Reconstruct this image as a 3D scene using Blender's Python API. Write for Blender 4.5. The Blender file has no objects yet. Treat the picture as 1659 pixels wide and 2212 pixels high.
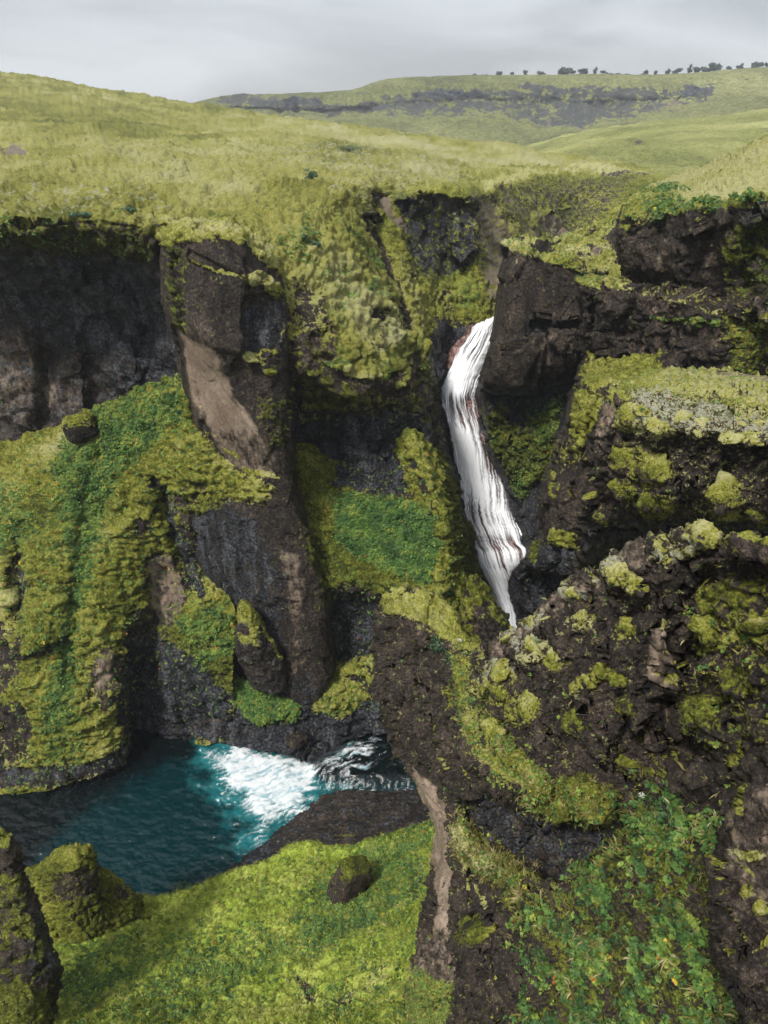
import bpy, math, random
import numpy as np
from mathutils import Matrix, Vector

# ------------------------------------------------------------------ camera, sky, sun, exposure
S = bpy.context.scene
C = S.collection
PITCH = math.radians(30.0)
F = 1475.0                      # focal length in units of a 1659 x 2212 picture
CX, CY = 829.5, 1106.0
SP, CP = math.sin(PITCH), math.cos(PITCH)

cam_data = bpy.data.cameras.new("camera")
cam_data.sensor_fit = 'VERTICAL'
cam_data.sensor_height = 36.0
cam_data.lens = 36.0 * F / 2212.0
cam_data.clip_start = 0.1
cam_data.clip_end = 20000.0
cam = bpy.data.objects.new("camera", cam_data)
cam.rotation_euler = (math.radians(90.0) - PITCH, 0, 0)
C.objects.link(cam)
S.camera = cam

SUN_EL, SUN_AZ = math.radians(54.0), math.radians(219.0)   # compass azimuth, behind the camera's left shoulder
world = bpy.data.worlds.new("World")
S.world = world
world.use_nodes = True
wt = world.node_tree
wt.nodes.clear()
def wn(t, **k):
    n = wt.nodes.new(t)
    for a, b in k.items():
        setattr(n, a, b)
    return n
w_out = wn('ShaderNodeOutputWorld')
w_bg = wn('ShaderNodeBackground')
w_sky = wn('ShaderNodeTexSky', sky_type='NISHITA', sun_disc=False, sun_elevation=SUN_EL, sun_rotation=SUN_AZ)
w_tc = wn('ShaderNodeTexCoord')
w_map = wn('ShaderNodeMapping')
w_map.inputs['Scale'].default_value = (1.0, 1.0, 4.5)
w_n1 = wn('ShaderNodeTexNoise')
w_n1.inputs['Scale'].default_value = 2.6
w_n1.inputs['Detail'].default_value = 5.0
w_n1.inputs['Roughness'].default_value = 0.5
w_n1.inputs['Distortion'].default_value = 0.4
w_rmp = wn('ShaderNodeValToRGB')
w_rmp.color_ramp.elements[0].position = 0.36
w_rmp.color_ramp.elements[0].color = (0.39, 0.408, 0.425, 1)
w_rmp.color_ramp.elements[1].position = 0.66
w_rmp.color_ramp.elements[1].color = (0.66, 0.685, 0.71, 1)
w_scl = wn('ShaderNodeMix', data_type='RGBA', blend_type='MULTIPLY')
w_scl.inputs['Factor'].default_value = 1.0
w_scl.inputs['B'].default_value = (0.1, 0.1, 0.1, 1)
w_mix = wn('ShaderNodeMix', data_type='RGBA')
w_mix.inputs['Factor'].default_value = 0.9
# an overcast sky is brighter overhead than at the horizon
w_sep = wn('ShaderNodeSeparateXYZ')
w_mr = wn('ShaderNodeMapRange')
w_mr.inputs['From Min'].default_value = 0.0
w_mr.inputs['From Max'].default_value = 1.0
w_mr.inputs['To Min'].default_value = 0.33
w_mr.inputs['To Max'].default_value = 0.80
L = wt.links.new
L(w_tc.outputs['Generated'], w_map.inputs['Vector'])
L(w_tc.outputs['Generated'], w_sep.inputs[0])
L(w_sep.outputs['Z'], w_mr.inputs['Value'])
L(w_map.outputs[0], w_n1.inputs['Vector'])
L(w_n1.outputs['Fac'], w_rmp.inputs['Fac'])
L(w_sky.outputs[0], w_scl.inputs['A'])
L(w_scl.outputs['Result'], w_mix.inputs['A'])
L(w_rmp.outputs[0], w_mix.inputs['B'])
L(w_mix.outputs['Result'], w_bg.inputs['Color'])
L(w_mr.outputs[0], w_bg.inputs['Strength'])
L(w_bg.outputs[0], w_out.inputs['Surface'])

sun_data = bpy.data.lights.new("sun", 'SUN')
sun_data.energy = 1.5
sun_data.angle = math.radians(10.0)
sun_data.color = (1.0, 0.96, 0.9)
sun = bpy.data.objects.new("sun", sun_data)
sdir = Vector((math.sin(SUN_AZ) * math.cos(SUN_EL), math.cos(SUN_AZ) * math.cos(SUN_EL), math.sin(SUN_EL)))
sun.rotation_euler = sdir.to_track_quat('Z', 'Y').to_euler()
sun.location = (0, 0, 60)
C.objects.link(sun)

S.view_settings.view_transform = 'Standard'
S.view_settings.look = 'None'
S.view_settings.exposure = 1.75
S.cycles.use_denoising = True
S.cycles.denoising_prefilter = 'FAST'
S.view_settings.gamma = 1.0
S.view_settings.use_curve_mapping = False

# ------------------------------------------------------------------ maths helpers
rng = np.random.default_rng(7)
PERM = rng.permutation(256).astype(np.int32)
PERM = np.concatenate([PERM, PERM, PERM])
GR = rng.normal(size=(256, 3)).astype(np.float32)
GR /= np.linalg.norm(GR, axis=1, keepdims=True)

def perlin(p):
    p = np.asarray(p, np.float32)
    i = np.floor(p).astype(np.int32)
    f = p - i
    i &= 255
    u = f * f * f * (f * (f * 6 - 15) + 10)
    out = np.zeros(p.shape[:-1], np.float32)
    for dx in (0, 1):
        wx = u[..., 0] if dx else 1 - u[..., 0]
        hx = PERM[i[..., 0] + dx]
        for dy in (0, 1):
            wy = wx * (u[..., 1] if dy else 1 - u[..., 1])
            hy = PERM[hx + i[..., 1] + dy]
            for dz in (0, 1):
                w = wy * (u[..., 2] if dz else 1 - u[..., 2])
                g = GR[PERM[hy + i[..., 2] + dz]]
                out += w * (g[..., 0] * (f[..., 0] - dx) + g[..., 1] * (f[..., 1] - dy) + g[..., 2] * (f[..., 2] - dz))
    return out * 1.6

def fbm(p, octaves=3, gain=0.5):
    p = np.asarray(p, np.float32)
    a, s, o = 1.0, 0.0, 0.0
    for k in range(octaves):
        o = o + a * perlin(p * (2.03 ** k) + 17.3 * k)
        s += a
        a *= gain
    return o / s

def billow(p, octaves=2):
    p = np.asarray(p, np.float32)
    a, s, o = 1.0, 0.0, 0.0
    for k in range(octaves):
        o = o + a * (np.abs(perlin(p * (2.1 ** k) + 9.1 * k)) * 2 - 0.55)
        s += a
        a *= 0.5
    return o / s

def ridged(p, octaves=3):
    return -billow(p, octaves)

def worley(p, seed=0):
    """distance to the nearest cell centre, and a random value per cell"""
    p = np.asarray(p, np.float32)
    i = np.floor(p).astype(np.int32)
    f = p - i
    best = np.full(p.shape[:-1], 9.0, np.float32)
    second = best.copy()
    val = np.zeros_like(best)
    for dx in (-1, 0, 1):
        for dy in (-1, 0, 1):
            for dz in (-1, 0, 1):
                h = PERM[PERM[PERM[(i[..., 0] + dx + seed) & 255] + ((i[..., 1] + dy) & 255)] + ((i[..., 2] + dz) & 255)]
                c = GR[h] * 0.45 + 0.5
                d = np.sqrt((dx + c[..., 0] - f[..., 0]) ** 2 + (dy + c[..., 1] - f[..., 1]) ** 2 + (dz + c[..., 2] - f[..., 2]) ** 2)
                near = d < best
                second = np.where(near, best, np.minimum(second, d))
                val = np.where(near, h / 255.0, val)
                best = np.where(near, d, best)
    return best, second, val

def facets(p, seed=0):
    """broken rock: every cell is a tilted plane of its own"""
    p = np.asarray(p, np.float32)
    p = p + 0.16 * np.stack([perlin(p * 1.7 + 2), perlin(p * 1.7 + 7), perlin(p * 1.7 + 13)], -1)
    i = np.floor(p).astype(np.int32)
    f = p - i
    best = np.full(p.shape[:-1], 9.0, np.float32)
    out = np.zeros_like(best)
    for dx in (-1, 0, 1):
        for dy in (-1, 0, 1):
            for dz in (-1, 0, 1):
                h = PERM[PERM[PERM[(i[..., 0] + dx + seed) & 255] + ((i[..., 1] + dy) & 255)] + ((i[..., 2] + dz) & 255)]
                c = GR[h] * 0.45 + 0.5
                ox, oy, oz = f[..., 0] - dx - c[..., 0], f[..., 1] - dy - c[..., 1], f[..., 2] - dz - c[..., 2]
                d = ox * ox + oy * oy + oz * oz
                g = GR[PERM[h + 31]]
                v = (PERM[h + 77] / 255.0 - 0.5) * 0.9 + 0.9 * (g[..., 0] * ox + g[..., 1] * oy + g[..., 2] * oz)
                near = d < best
                out = np.where(near, v, out)
                best = np.where(near, d, best)
    return out

def smooth(a, b, x):
    t = np.clip((x - a) / (b - a), 0, 1)
    return t * t * (3 - 2 * t)

def ray(px, py):
    x = (np.asarray(px, float) - CX) / F
    y = (CY - np.asarray(py, float)) / F
    return x, CP + y * SP, -SP + y * CP

def at(px, py, Y):
    """world point on the ray through picture point (px, py) at forward distance Y"""
    a, b, c = ray(px, py)
    t = np.asarray(Y, float) / b
    return np.stack([a * t, b * t, c * t], -1)

def atz(px, py, z):
    a, b, c = ray(px, py)
    t = np.asarray(z, float) / c
    return np.stack([a * t, b * t, c * t], -1)

def project(P):
    d = P[..., 1] * CP - P[..., 2] * SP
    u = P[..., 1] * SP + P[..., 2] * CP
    d = np.maximum(d, 0.05)
    return np.stack([CX + F * P[..., 0] / d, CY - F * u / d], -1)

def spline_axis(A, subs):
    """Catmull-Rom along axis 0 of A with subs[i] steps in interval i"""
    n = len(A)
    ext = np.concatenate([2 * A[:1] - A[1:2], A, 2 * A[-1:] - A[-2:-1]], 0)
    out = []
    for i in range(n - 1):
        p0, p1, p2, p3 = ext[i:i + 4]
        k = subs[i]
        t = np.linspace(0, 1, k, endpoint=False).reshape((-1,) + (1,) * (A.ndim - 1))
        tau = 0.42
        m1, m2 = tau * (p2 - p0), tau * (p3 - p1)
        out.append((2 * t**3 - 3 * t**2 + 1) * p1 + (t**3 - 2 * t**2 + t) * m1 + (-2 * t**3 + 3 * t**2) * p2 + (t**3 - t**2) * m2)
    out.append(A[-1:])
    return np.concatenate(out, 0)

def grid_normals(P):
    du = np.gradient(P, axis=1)
    dv = np.gradient(P, axis=0)
    n = np.cross(dv, du)
    n /= np.maximum(np.linalg.norm(n, axis=-1, keepdims=True), 1e-9)
    return n

def seg_dist(pts, poly):
    """signed distance in picture units, positive inside"""
    x, y = pts[..., 0], pts[..., 1]
    best = np.full(x.shape, 1e9)
    inside = np.zeros(x.shape, bool)
    m = len(poly)
    for i in range(m):
        ax, ay = poly[i]
        bx, by = poly[(i + 1) % m]
        dx, dy = bx - ax, by - ay
        t = np.clip(((x - ax) * dx + (y - ay) * dy) / (dx * dx + dy * dy + 1e-9), 0, 1)
        best = np.minimum(best, np.hypot(x - ax - t * dx, y - ay - t * dy))
        cond = ((ay > y) != (by > y))
        inside ^= cond & (x < (bx - ax) * (y - ay) / (by - ay + 1e-12) + ax)
    return np.where(inside, best, -best)

def area_mask(pts, shape, soft):
    """shape: a polygon (list of points) or an ellipse (cx, cy, rx, ry[, degrees])"""
    if isinstance(shape, tuple):
        cx, cy, rx, ry = shape[:4]
        a = math.radians(shape[4]) if len(shape) > 4 else 0
        dx, dy = pts[..., 0] - cx, pts[..., 1] - cy
        u = (dx * math.cos(a) + dy * math.sin(a)) / rx
        v = (-dx * math.sin(a) + dy * math.cos(a)) / ry
        d = (1 - np.hypot(u, v)) * min(rx, ry)
    else:
        d = seg_dist(pts, shape)
    return smooth(-soft, soft, d)

# ------------------------------------------------------------------ scene helpers
def tag(o, label=None, cat=None, group=None, kind=None):
    if label: o['label'] = label
    if cat: o['category'] = cat
    if group: o['group'] = group
    if kind: o['kind'] = kind
    return o

def link(name, mesh, mat=None, parent=None):
    o = bpy.data.objects.new(name, mesh)
    if mat is not None and len(mesh.materials) == 0:
        mesh.materials.append(mat)
    o.parent = parent
    C.objects.link(o)
    return o

def raw_mesh(name, V, Fc, smooth_shade=True, attrs=None):
    V = np.asarray(V, np.float32).reshape(-1, 3)
    Fc = np.asarray(Fc, np.int32)
    k = Fc.shape[1]
    me = bpy.data.meshes.new(name)
    me.vertices.add(len(V))
    me.vertices.foreach_set('co', V.ravel())
    me.loops.add(Fc.size)
    me.loops.foreach_set('vertex_index', Fc.ravel())
    me.polygons.add(len(Fc))
    me.polygons.foreach_set('loop_start', np.arange(0, Fc.size, k, dtype=np.int32))
    me.polygons.foreach_set('use_smooth', np.full(len(Fc), smooth_shade))
    for a, v in (attrs or {}).items():
        at_ = me.attributes.new(a, 'FLOAT', 'POINT')
        at_.data.foreach_set('value', np.asarray(v, np.float32).ravel())
    me.update()
    me.validate()
    return me

def grid_faces(h, w):
    i = np.arange(h * w).reshape(h, w)
    return np.stack([i[:-1, :-1], i[1:, :-1], i[1:, 1:], i[:-1, 1:]], -1).reshape(-1, 4)

ATTRS = ('moss', 'hue', 'leaf', 'tan', 'dark', 'scree', 'lichen')

class Mass:
    pass

def mass(name, rows, mat, step=3.2, bumps=(), disp=(), rock=(), slope=(0.35, 0.75), paint=(), base=None,
         lump=(), hue=0.5, hue_var=0.35, warp=9.0, cap=400, moss_noise=3.0, moss_cut=0.3, calm=None, calm_above=None):
    """A rock mass: control rows of (px, py, Y), splined, pushed by bumps, roughened, then painted with growth."""
    G = np.array(rows, float)
    G[..., 2] = np.log(G[..., 2])
    def subs(A):
        out = []
        for i in range(len(A) - 1):
            d = np.hypot(*(A[i + 1] - A[i])[..., :2].T)
            vis = ((A[i][..., 0] > -120) & (A[i][..., 0] < 1780) & (A[i][..., 1] < 2330)) | \
                  ((A[i + 1][..., 0] > -120) & (A[i + 1][..., 0] < 1780) & (A[i + 1][..., 1] < 2330))
            dd = d[vis] if vis.any() else d * 0.1
            out.append(int(np.clip(np.percentile(dd, 80) / step, 4, cap)))
        return out
    D = spline_axis(G, subs(G))
    D = np.swapaxes(spline_axis(np.swapaxes(D, 0, 1), subs(np.swapaxes(G, 0, 1))), 0, 1)
    pix = D[..., :2].copy()
    Y = np.exp(D[..., 2])
    for b in bumps:
        shape, dY, soft = b
        wob = np.stack([perlin(np.stack([pix[..., 0] / 38, pix[..., 1] / 38, Y * 0 + 3.1], -1)),
                        perlin(np.stack([pix[..., 0] / 38, pix[..., 1] / 38, Y * 0 + 8.7], -1))], -1) * 7
        Y = Y + dY * area_mask(pix + wob, shape, soft)
    P = at(pix[..., 0], pix[..., 1], Y)
    n = grid_normals(P)
    if np.mean((n * -P).sum(-1) > 0) < 0.5:
        n = -n
        flip = True
    else:
        flip = False
    d = np.zeros(P.shape[:2], np.float32)
    for kind, wl, amp in disp:
        q = P / np.asarray(wl)
        if kind == 'fbm': d += amp * fbm(q, 3)
        elif kind == 'billow': d += amp * billow(q, 2)
        elif kind == 'ridged': d += amp * ridged(q, 3)
        elif kind == 'blocks':
            q = q + 0.25 * np.stack([perlin(q * 2.1), perlin(q * 2.1 + 5), perlin(q * 2.1 + 11)], -1)
            f1, f2, v = worley(q)
            d += amp * ((v - 0.5) * smooth(0.0, 0.22, f2 - f1) * 1.3 - 0.35 * (1 - smooth(0.0, 0.12, f2 - f1)))
        elif kind == 'facet':
            d += amp * facets(q)
        elif kind == 'strata':
            zz = (P[..., 2] + 1.6 * fbm(P / (wl * 4), 2)) / wl
            fr = zz - np.floor(zz)
            d += amp * (smooth(0.0, 0.8, fr) - smooth(0.86, 1.0, fr) - 0.5)
    if calm: d *= 1 - smooth(calm[0], calm[1], Y)
    top = smooth(calm_above[0], calm_above[1], pix[..., 1]) if calm_above else 1.0
    d = d * (0.15 + 0.85 * top)
    P = P + n * d[..., None]
    n = grid_normals(P)
    if flip: n = -n
    # growth masks
    A = {k: np.zeros(P.shape[:2], np.float32) for k in ATTRS}
    big = fbm(P / moss_noise, 3)
    A['moss'] = smooth(slope[0], slope[1], n[..., 2] + 0.35 * big).astype(np.float32)
    A['hue'] = np.clip(hue + hue_var * fbm(P / (moss_noise * 2.2) + 31, 3), 0, 1).astype(np.float32)
    if base:
        for k, v in base.items():
            A[k] = np.full(P.shape[:2], v, np.float32)
    wob = np.stack([fbm(np.stack([pix[..., 0] / 30, pix[..., 1] / 30, Y * 0 + 1.7], -1), 3),
                    fbm(np.stack([pix[..., 0] / 30, pix[..., 1] / 30, Y * 0 + 6.3], -1), 3)], -1) * warp
    wob = wob + np.stack([fbm(np.stack([pix[..., 0] / 90, pix[..., 1] / 90, Y * 0 + 21.7], -1), 2),
                          fbm(np.stack([pix[..., 0] / 90, pix[..., 1] / 90, Y * 0 + 36.3], -1), 2)], -1) * warp * 1.3
    for k, val, shape, soft in paint:
        soft = soft * 1.5
        m = area_mask(pix + wob, shape, soft).astype(np.float32)
        A[k] = A[k] * (1 - m) + val * m
    A['hue'] = np.clip(A['hue'] + hue_var * 0.8 * fbm(P / (moss_noise * 3.2) + 77, 3), 0, 1).astype(np.float32)
    # fine relief: cushions where moss grows, facets on bare rock
    d = np.zeros(P.shape[:2], np.float32)
    mossw = smooth(moss_cut, moss_cut + 0.35, A['moss'])
    for wl, amp in lump:
        d += mossw * amp * 1.7 * (billow(P / np.asarray(wl) + 3.3, 2) + 0.35)
    for kind, wl, amp in rock:
        q = P / np.asarray(wl) + 7.7
        if kind == 'fbm': v = fbm(q, 3)
        elif kind == 'ridged': v = ridged(q, 3)
        elif kind == 'facet': v = facets(q, 9)
        else:
            f1, f2, vv = worley(q, 5)
            v = (vv - 0.5) * smooth(0, 0.25, f2 - f1)
        d += (1 - 0.8 * mossw) * (1 - 0.75 * np.clip(A['tan'], 0, 1)) * top * amp * 1.9 * v
    P = P + n * d[..., None]
    h, w = P.shape[:2]
    Fc = grid_faces(h, w)
    if flip: Fc = Fc[:, ::-1]
    # grid_normals uses cross(dv, du): faces run (v then u), which agrees with that normal
    me = raw_mesh(name, P, Fc, True, {k: A[k] for k in ATTRS})
    o = link(name, me, mat)
    M = Mass()
    M.o, M.P, M.n, M.A, M.pix = o, P, grid_normals(P) * (-1 if flip else 1), A, project(P)
    return M

def spot(M, px, py):
    """point and normal of mass M seen at picture point (px, py), the nearest one to the camera"""
    d = np.hypot(M.pix[..., 0] - px, M.pix[..., 1] - py) + 0.6 * M.P[..., 1]
    d = np.where(np.hypot(M.pix[..., 0] - px, M.pix[..., 1] - py) < 14, d, d + 500)
    i = np.unravel_index(np.argmin(d), d.shape)
    return M.P[i], M.n[i]

# ------------------------------------------------------------------ materials
def nodes(mat):
    mat.use_nodes = True
    t = mat.node_tree
    t.nodes.clear()
    return t

class NB:
    """small node-building helper"""
    def __init__(self, t): self.t = t
    def n(self, typ, ins=None, **k):
        x = self.t.nodes.new(typ)
        for a, b in k.items(): setattr(x, a, b)
        for a, b in (ins or {}).items():
            if isinstance(b, bpy.types.NodeSocket): self.t.links.new(b, x.inputs[a])
            else: x.inputs[a].default_value = b
        return x
    def noise(self, vec, scale, detail=4, rough=0.55, dist=0.0):
        return self.n('ShaderNodeTexNoise', {'Vector': vec, 'Scale': scale, 'Detail': detail, 'Roughness': rough, 'Distortion': dist}).outputs['Fac']
    def math(self, op, a, b=0.0, c=0.0, clamp=False):
        x = self.t.nodes.new('ShaderNodeMath'); x.operation = op; x.use_clamp = clamp
        for i, v in enumerate((a, b, c)):
            if isinstance(v, bpy.types.NodeSocket): self.t.links.new(v, x.inputs[i])
            else: x.inputs[i].default_value = v
        return x.outputs[0]
    def ss(self, v, lo, hi):
        return self.n('ShaderNodeMapRange', {'Value': v, 'From Min': lo, 'From Max': hi, 'To Min': 0.0, 'To Max': 1.0}, interpolation_type='SMOOTHSTEP').outputs[0]
    def mix(self, f, a, b, blend='MIX'):
        x = self.t.nodes.new('ShaderNodeMix'); x.data_type = 'RGBA'; x.blend_type = blend
        for k, v in (('Factor', f), ('A', a), ('B', b)):
            if isinstance(v, bpy.types.NodeSocket): self.t.links.new(v, x.inputs[k])
            elif k == 'Factor': x.inputs[k].default_value = v
            else: x.inputs[k].default_value = (*v, 1)
        return x.outputs['Result']
    def ramp(self, f, stops):
        x = self.t.nodes.new('ShaderNodeValToRGB')
        r = x.color_ramp
        while len(r.elements) > 1: r.elements.remove(r.elements[-1])
        r.elements[0].position = stops[0][0]; r.elements[0].color = (*stops[0][1], 1)
        for p, c in stops[1:]:
            e = r.elements.new(p); e.color = (*c, 1)
        self.t.links.new(f, x.inputs['Fac'])
        return x.outputs[0]
    def attr(self, name):
        return self.n('ShaderNodeAttribute', attribute_name=name).outputs['Fac']

def terrain_material(name, s=1.0, rock=((0.004, 0.0033, 0.003), (0.021, 0.0155, 0.0125), (0.066, 0.048, 0.037), (0.16, 0.118, 0.09)),
                     moss=((0.016, 0.019, 0.002), (0.074, 0.085, 0.007), (0.200, 0.196, 0.027), (0.325, 0.308, 0.145)),
                     bump=1.0, speck=0.5, grow=0.5, fleck=0.75, mott=4.2):
    """s: fineness, details per metre"""
    m = bpy.data.materials.new(name)
    t = nodes(m); B = NB(t)
    pos = B.n('ShaderNodeNewGeometry').outputs['Position']
    a = {k: B.attr(k) for k in ATTRS}
    fine = B.noise(pos, 3.2 * s, 6, 0.62)
    mid = B.noise(pos, 0.9 * s, 5, 0.6)
    coarse = B.noise(pos, 0.22 * s, 4, 0.55)
    grain = B.noise(pos, 11.0 * s, 3, 0.7)
    # bare rock
    st = B.n('ShaderNodeMapping', {'Vector': pos, 'Scale': (1.0, 1.0, 0.22)}).outputs[0]
    streak = B.noise(st, 0.7 * s, 4, 0.6)
    rk = B.ramp(B.math('ADD', B.math('MULTIPLY', fine, 0.36), B.math('ADD', B.math('MULTIPLY', grain, 0.26), B.math('ADD', B.math('MULTIPLY', coarse, 0.16), B.math('MULTIPLY', streak, 0.22)))), [(0.415, rock[0]), (0.50, rock[1]), (0.565, rock[2]), (0.62, rock[3])])
    tanc = B.ramp(B.math('ADD', B.math('MULTIPLY', fine, 0.5), B.math('MULTIPLY', coarse, 0.5)), [(0.38, (0.115, 0.084, 0.062)), (0.5, (0.185, 0.138, 0.102)), (0.62, (0.27, 0.21, 0.16))])
    streak2 = B.noise(st, 1.6 * s, 5, 0.65)
    tf = B.ss(B.math('ADD', a['tan'], B.math('ADD', B.math('MULTIPLY', B.math('SUBTRACT', mid, 0.5), 1.4), B.math('MULTIPLY', B.math('SUBTRACT', streak2, 0.5), 1.1))), 0.22, 0.85)
    rk = B.mix(tf, rk, tanc)
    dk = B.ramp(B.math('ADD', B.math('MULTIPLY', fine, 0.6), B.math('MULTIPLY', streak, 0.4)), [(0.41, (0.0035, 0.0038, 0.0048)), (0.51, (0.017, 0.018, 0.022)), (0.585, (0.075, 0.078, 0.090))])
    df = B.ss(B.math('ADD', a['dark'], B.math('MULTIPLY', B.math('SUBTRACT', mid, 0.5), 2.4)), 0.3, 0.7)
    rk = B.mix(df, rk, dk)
    sc = B.ramp(grain, [(0.3, (0.055, 0.042, 0.032)), (0.55, (0.15, 0.115, 0.085)), (0.75, (0.27, 0.22, 0.17))])
    sf = B.ss(B.math('ADD', a['scree'], B.math('MULTIPLY', B.math('SUBTRACT', mid, 0.5), 1.0)), 0.4, 0.6)
    rk = B.mix(sf, rk, sc)
    vor = B.n('ShaderNodeTexVoronoi', {'Vector': pos, 'Scale': 6.0 * s, 'Randomness': 1.0})
    spk = B.math('MULTIPLY', B.ss(B.math('SUBTRACT', 0.24, vor.outputs['Distance']), 0.0, 0.12), B.ss(mid, 0.52, 0.66))
    rk = B.mix(B.math('MULTIPLY', spk, speck), rk, (0.30, 0.265, 0.235))
    # moss
    huge = B.noise(pos, 0.05 * s, 4, 0.6)
    hv = B.math('ADD', a['hue'], B.math('MULTIPLY', B.math('SUBTRACT', B.math('ADD', B.math('MULTIPLY', fine, 0.42), B.math('ADD', B.math('MULTIPLY', grain, 0.22), B.math('ADD', B.math('MULTIPLY', mid, 0.2), B.math('MULTIPLY', huge, 0.16)))), 0.5), mott))
    ms = B.ramp(hv, [(0.0, moss[0]), (0.38, moss[1]), (0.70, moss[2]), (1.0, moss[3])])
    lch = B.ramp(B.math('ADD', B.math('MULTIPLY', grain, 0.5), B.math('MULTIPLY', fine, 0.5)), [(0.38, (0.11, 0.10, 0.065)), (0.5, (0.23, 0.225, 0.165)), (0.62, (0.36, 0.355, 0.29))])
    ms = B.mix(B.ss(B.math('ADD', a['lichen'], B.math('MULTIPLY', B.math('SUBTRACT', mid, 0.5), 2.6)), 0.35, 0.75), ms, lch)
    lf = B.ramp(B.math('ADD', B.math('MULTIPLY', grain, 0.5), B.math('MULTIPLY', fine, 0.5)), [(0.38, (0.020, 0.034, 0.007)), (0.5, (0.085, 0.130, 0.022)), (0.60, (0.22, 0.26, 0.055))])
    lff = B.ss(B.math('ADD', a['leaf'], B.math('ADD', B.math('MULTIPLY', B.math('SUBTRACT', mid, 0.5), 3.2), B.math('MULTIPLY', B.math('SUBTRACT', fine, 0.5), 1.6))), 0.42, 0.72)
    ms = B.mix(lff, ms, lf)
    mf = B.ss(B.math('ADD', a['moss'], B.math('ADD', B.math('MULTIPLY', B.math('SUBTRACT', mid, 0.5), grow * 4.4), B.math('MULTIPLY', B.math('SUBTRACT', fine, 0.5), grow * 3.0))), 0.41, 0.60)
    flk = B.math('MULTIPLY', B.ss(B.noise(pos, 2.0 * s, 6, 0.72), 0.585, 0.65), B.math('SUBTRACT', fleck, B.math('MULTIPLY', df, fleck * 0.6), clamp=True))
    rk = B.mix(flk, rk, B.ramp(mid, [(0.35, (0.065, 0.058, 0.010)), (0.6, (0.16, 0.15, 0.030))]))
    col = B.mix(mf, rk, ms)
    hgt = B.math('ADD', B.math('MULTIPLY', fine, 0.55), B.math('ADD', B.math('MULTIPLY', grain, 0.22), B.math('MULTIPLY', mid, 0.5)))
    bp = B.n('ShaderNodeBump', {'Strength': B.math('SUBTRACT', bump, B.math('MULTIPLY', B.math('MULTIPLY', tf, 0.7), B.math('SUBTRACT', 1.0, mf))), 'Distance': 0.55 / s, 'Height': hgt})
    rough = B.math('ADD', B.math('MULTIPLY', mf, 0.2), B.math('SUBTRACT', 0.72, B.math('MULTIPLY', df, 0.28)))
    pb = B.n('ShaderNodeBsdfPrincipled', {'Base Color': col, 'Roughness': rough, 'Normal': bp.outputs[0]})
    pb.inputs['Specular IOR Level'].default_value = 0.25
    out = B.n('ShaderNodeOutputMaterial', {'Surface': pb.outputs[0]})
    return m

MAT_CLIFF = terrain_material('mossy_cliff', 1.0)
MAT_PLATEAU = terrain_material('plateau_moss', 1.0, bump=0.8, mott=2.4, moss=((0.016, 0.018, 0.002), (0.072, 0.077, 0.009), (0.180, 0.174, 0.034), (0.265, 0.254, 0.130)))
MAT_NEAR = terrain_material('near_rock', 2.6, speck=0.7)
MAT_MEADOW = terrain_material('meadow', 2.2, speck=0.1, moss=((0.050, 0.065, 0.007), (0.150, 0.220, 0.020), (0.300, 0.355, 0.050), (0.41, 0.41, 0.13)))
MAT_FAR = terrain_material('far_hill', 0.06, speck=0.0,
                           rock=((0.030, 0.031, 0.032), (0.050, 0.052, 0.048), (0.075, 0.075, 0.062), (0.11, 0.105, 0.085)),  # rock tones lightened so that haze is partly in the colour
                           moss=((0.050, 0.056, 0.014), (0.120, 0.128, 0.034), (0.205, 0.208, 0.070), (0.30, 0.295, 0.13)))
MAT_MOOR = terrain_material('moor', 0.35, speck=0.1,
                            moss=((0.080, 0.090, 0.022), (0.175, 0.185, 0.050), (0.275, 0.275, 0.095), (0.40, 0.39, 0.20)))

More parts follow.
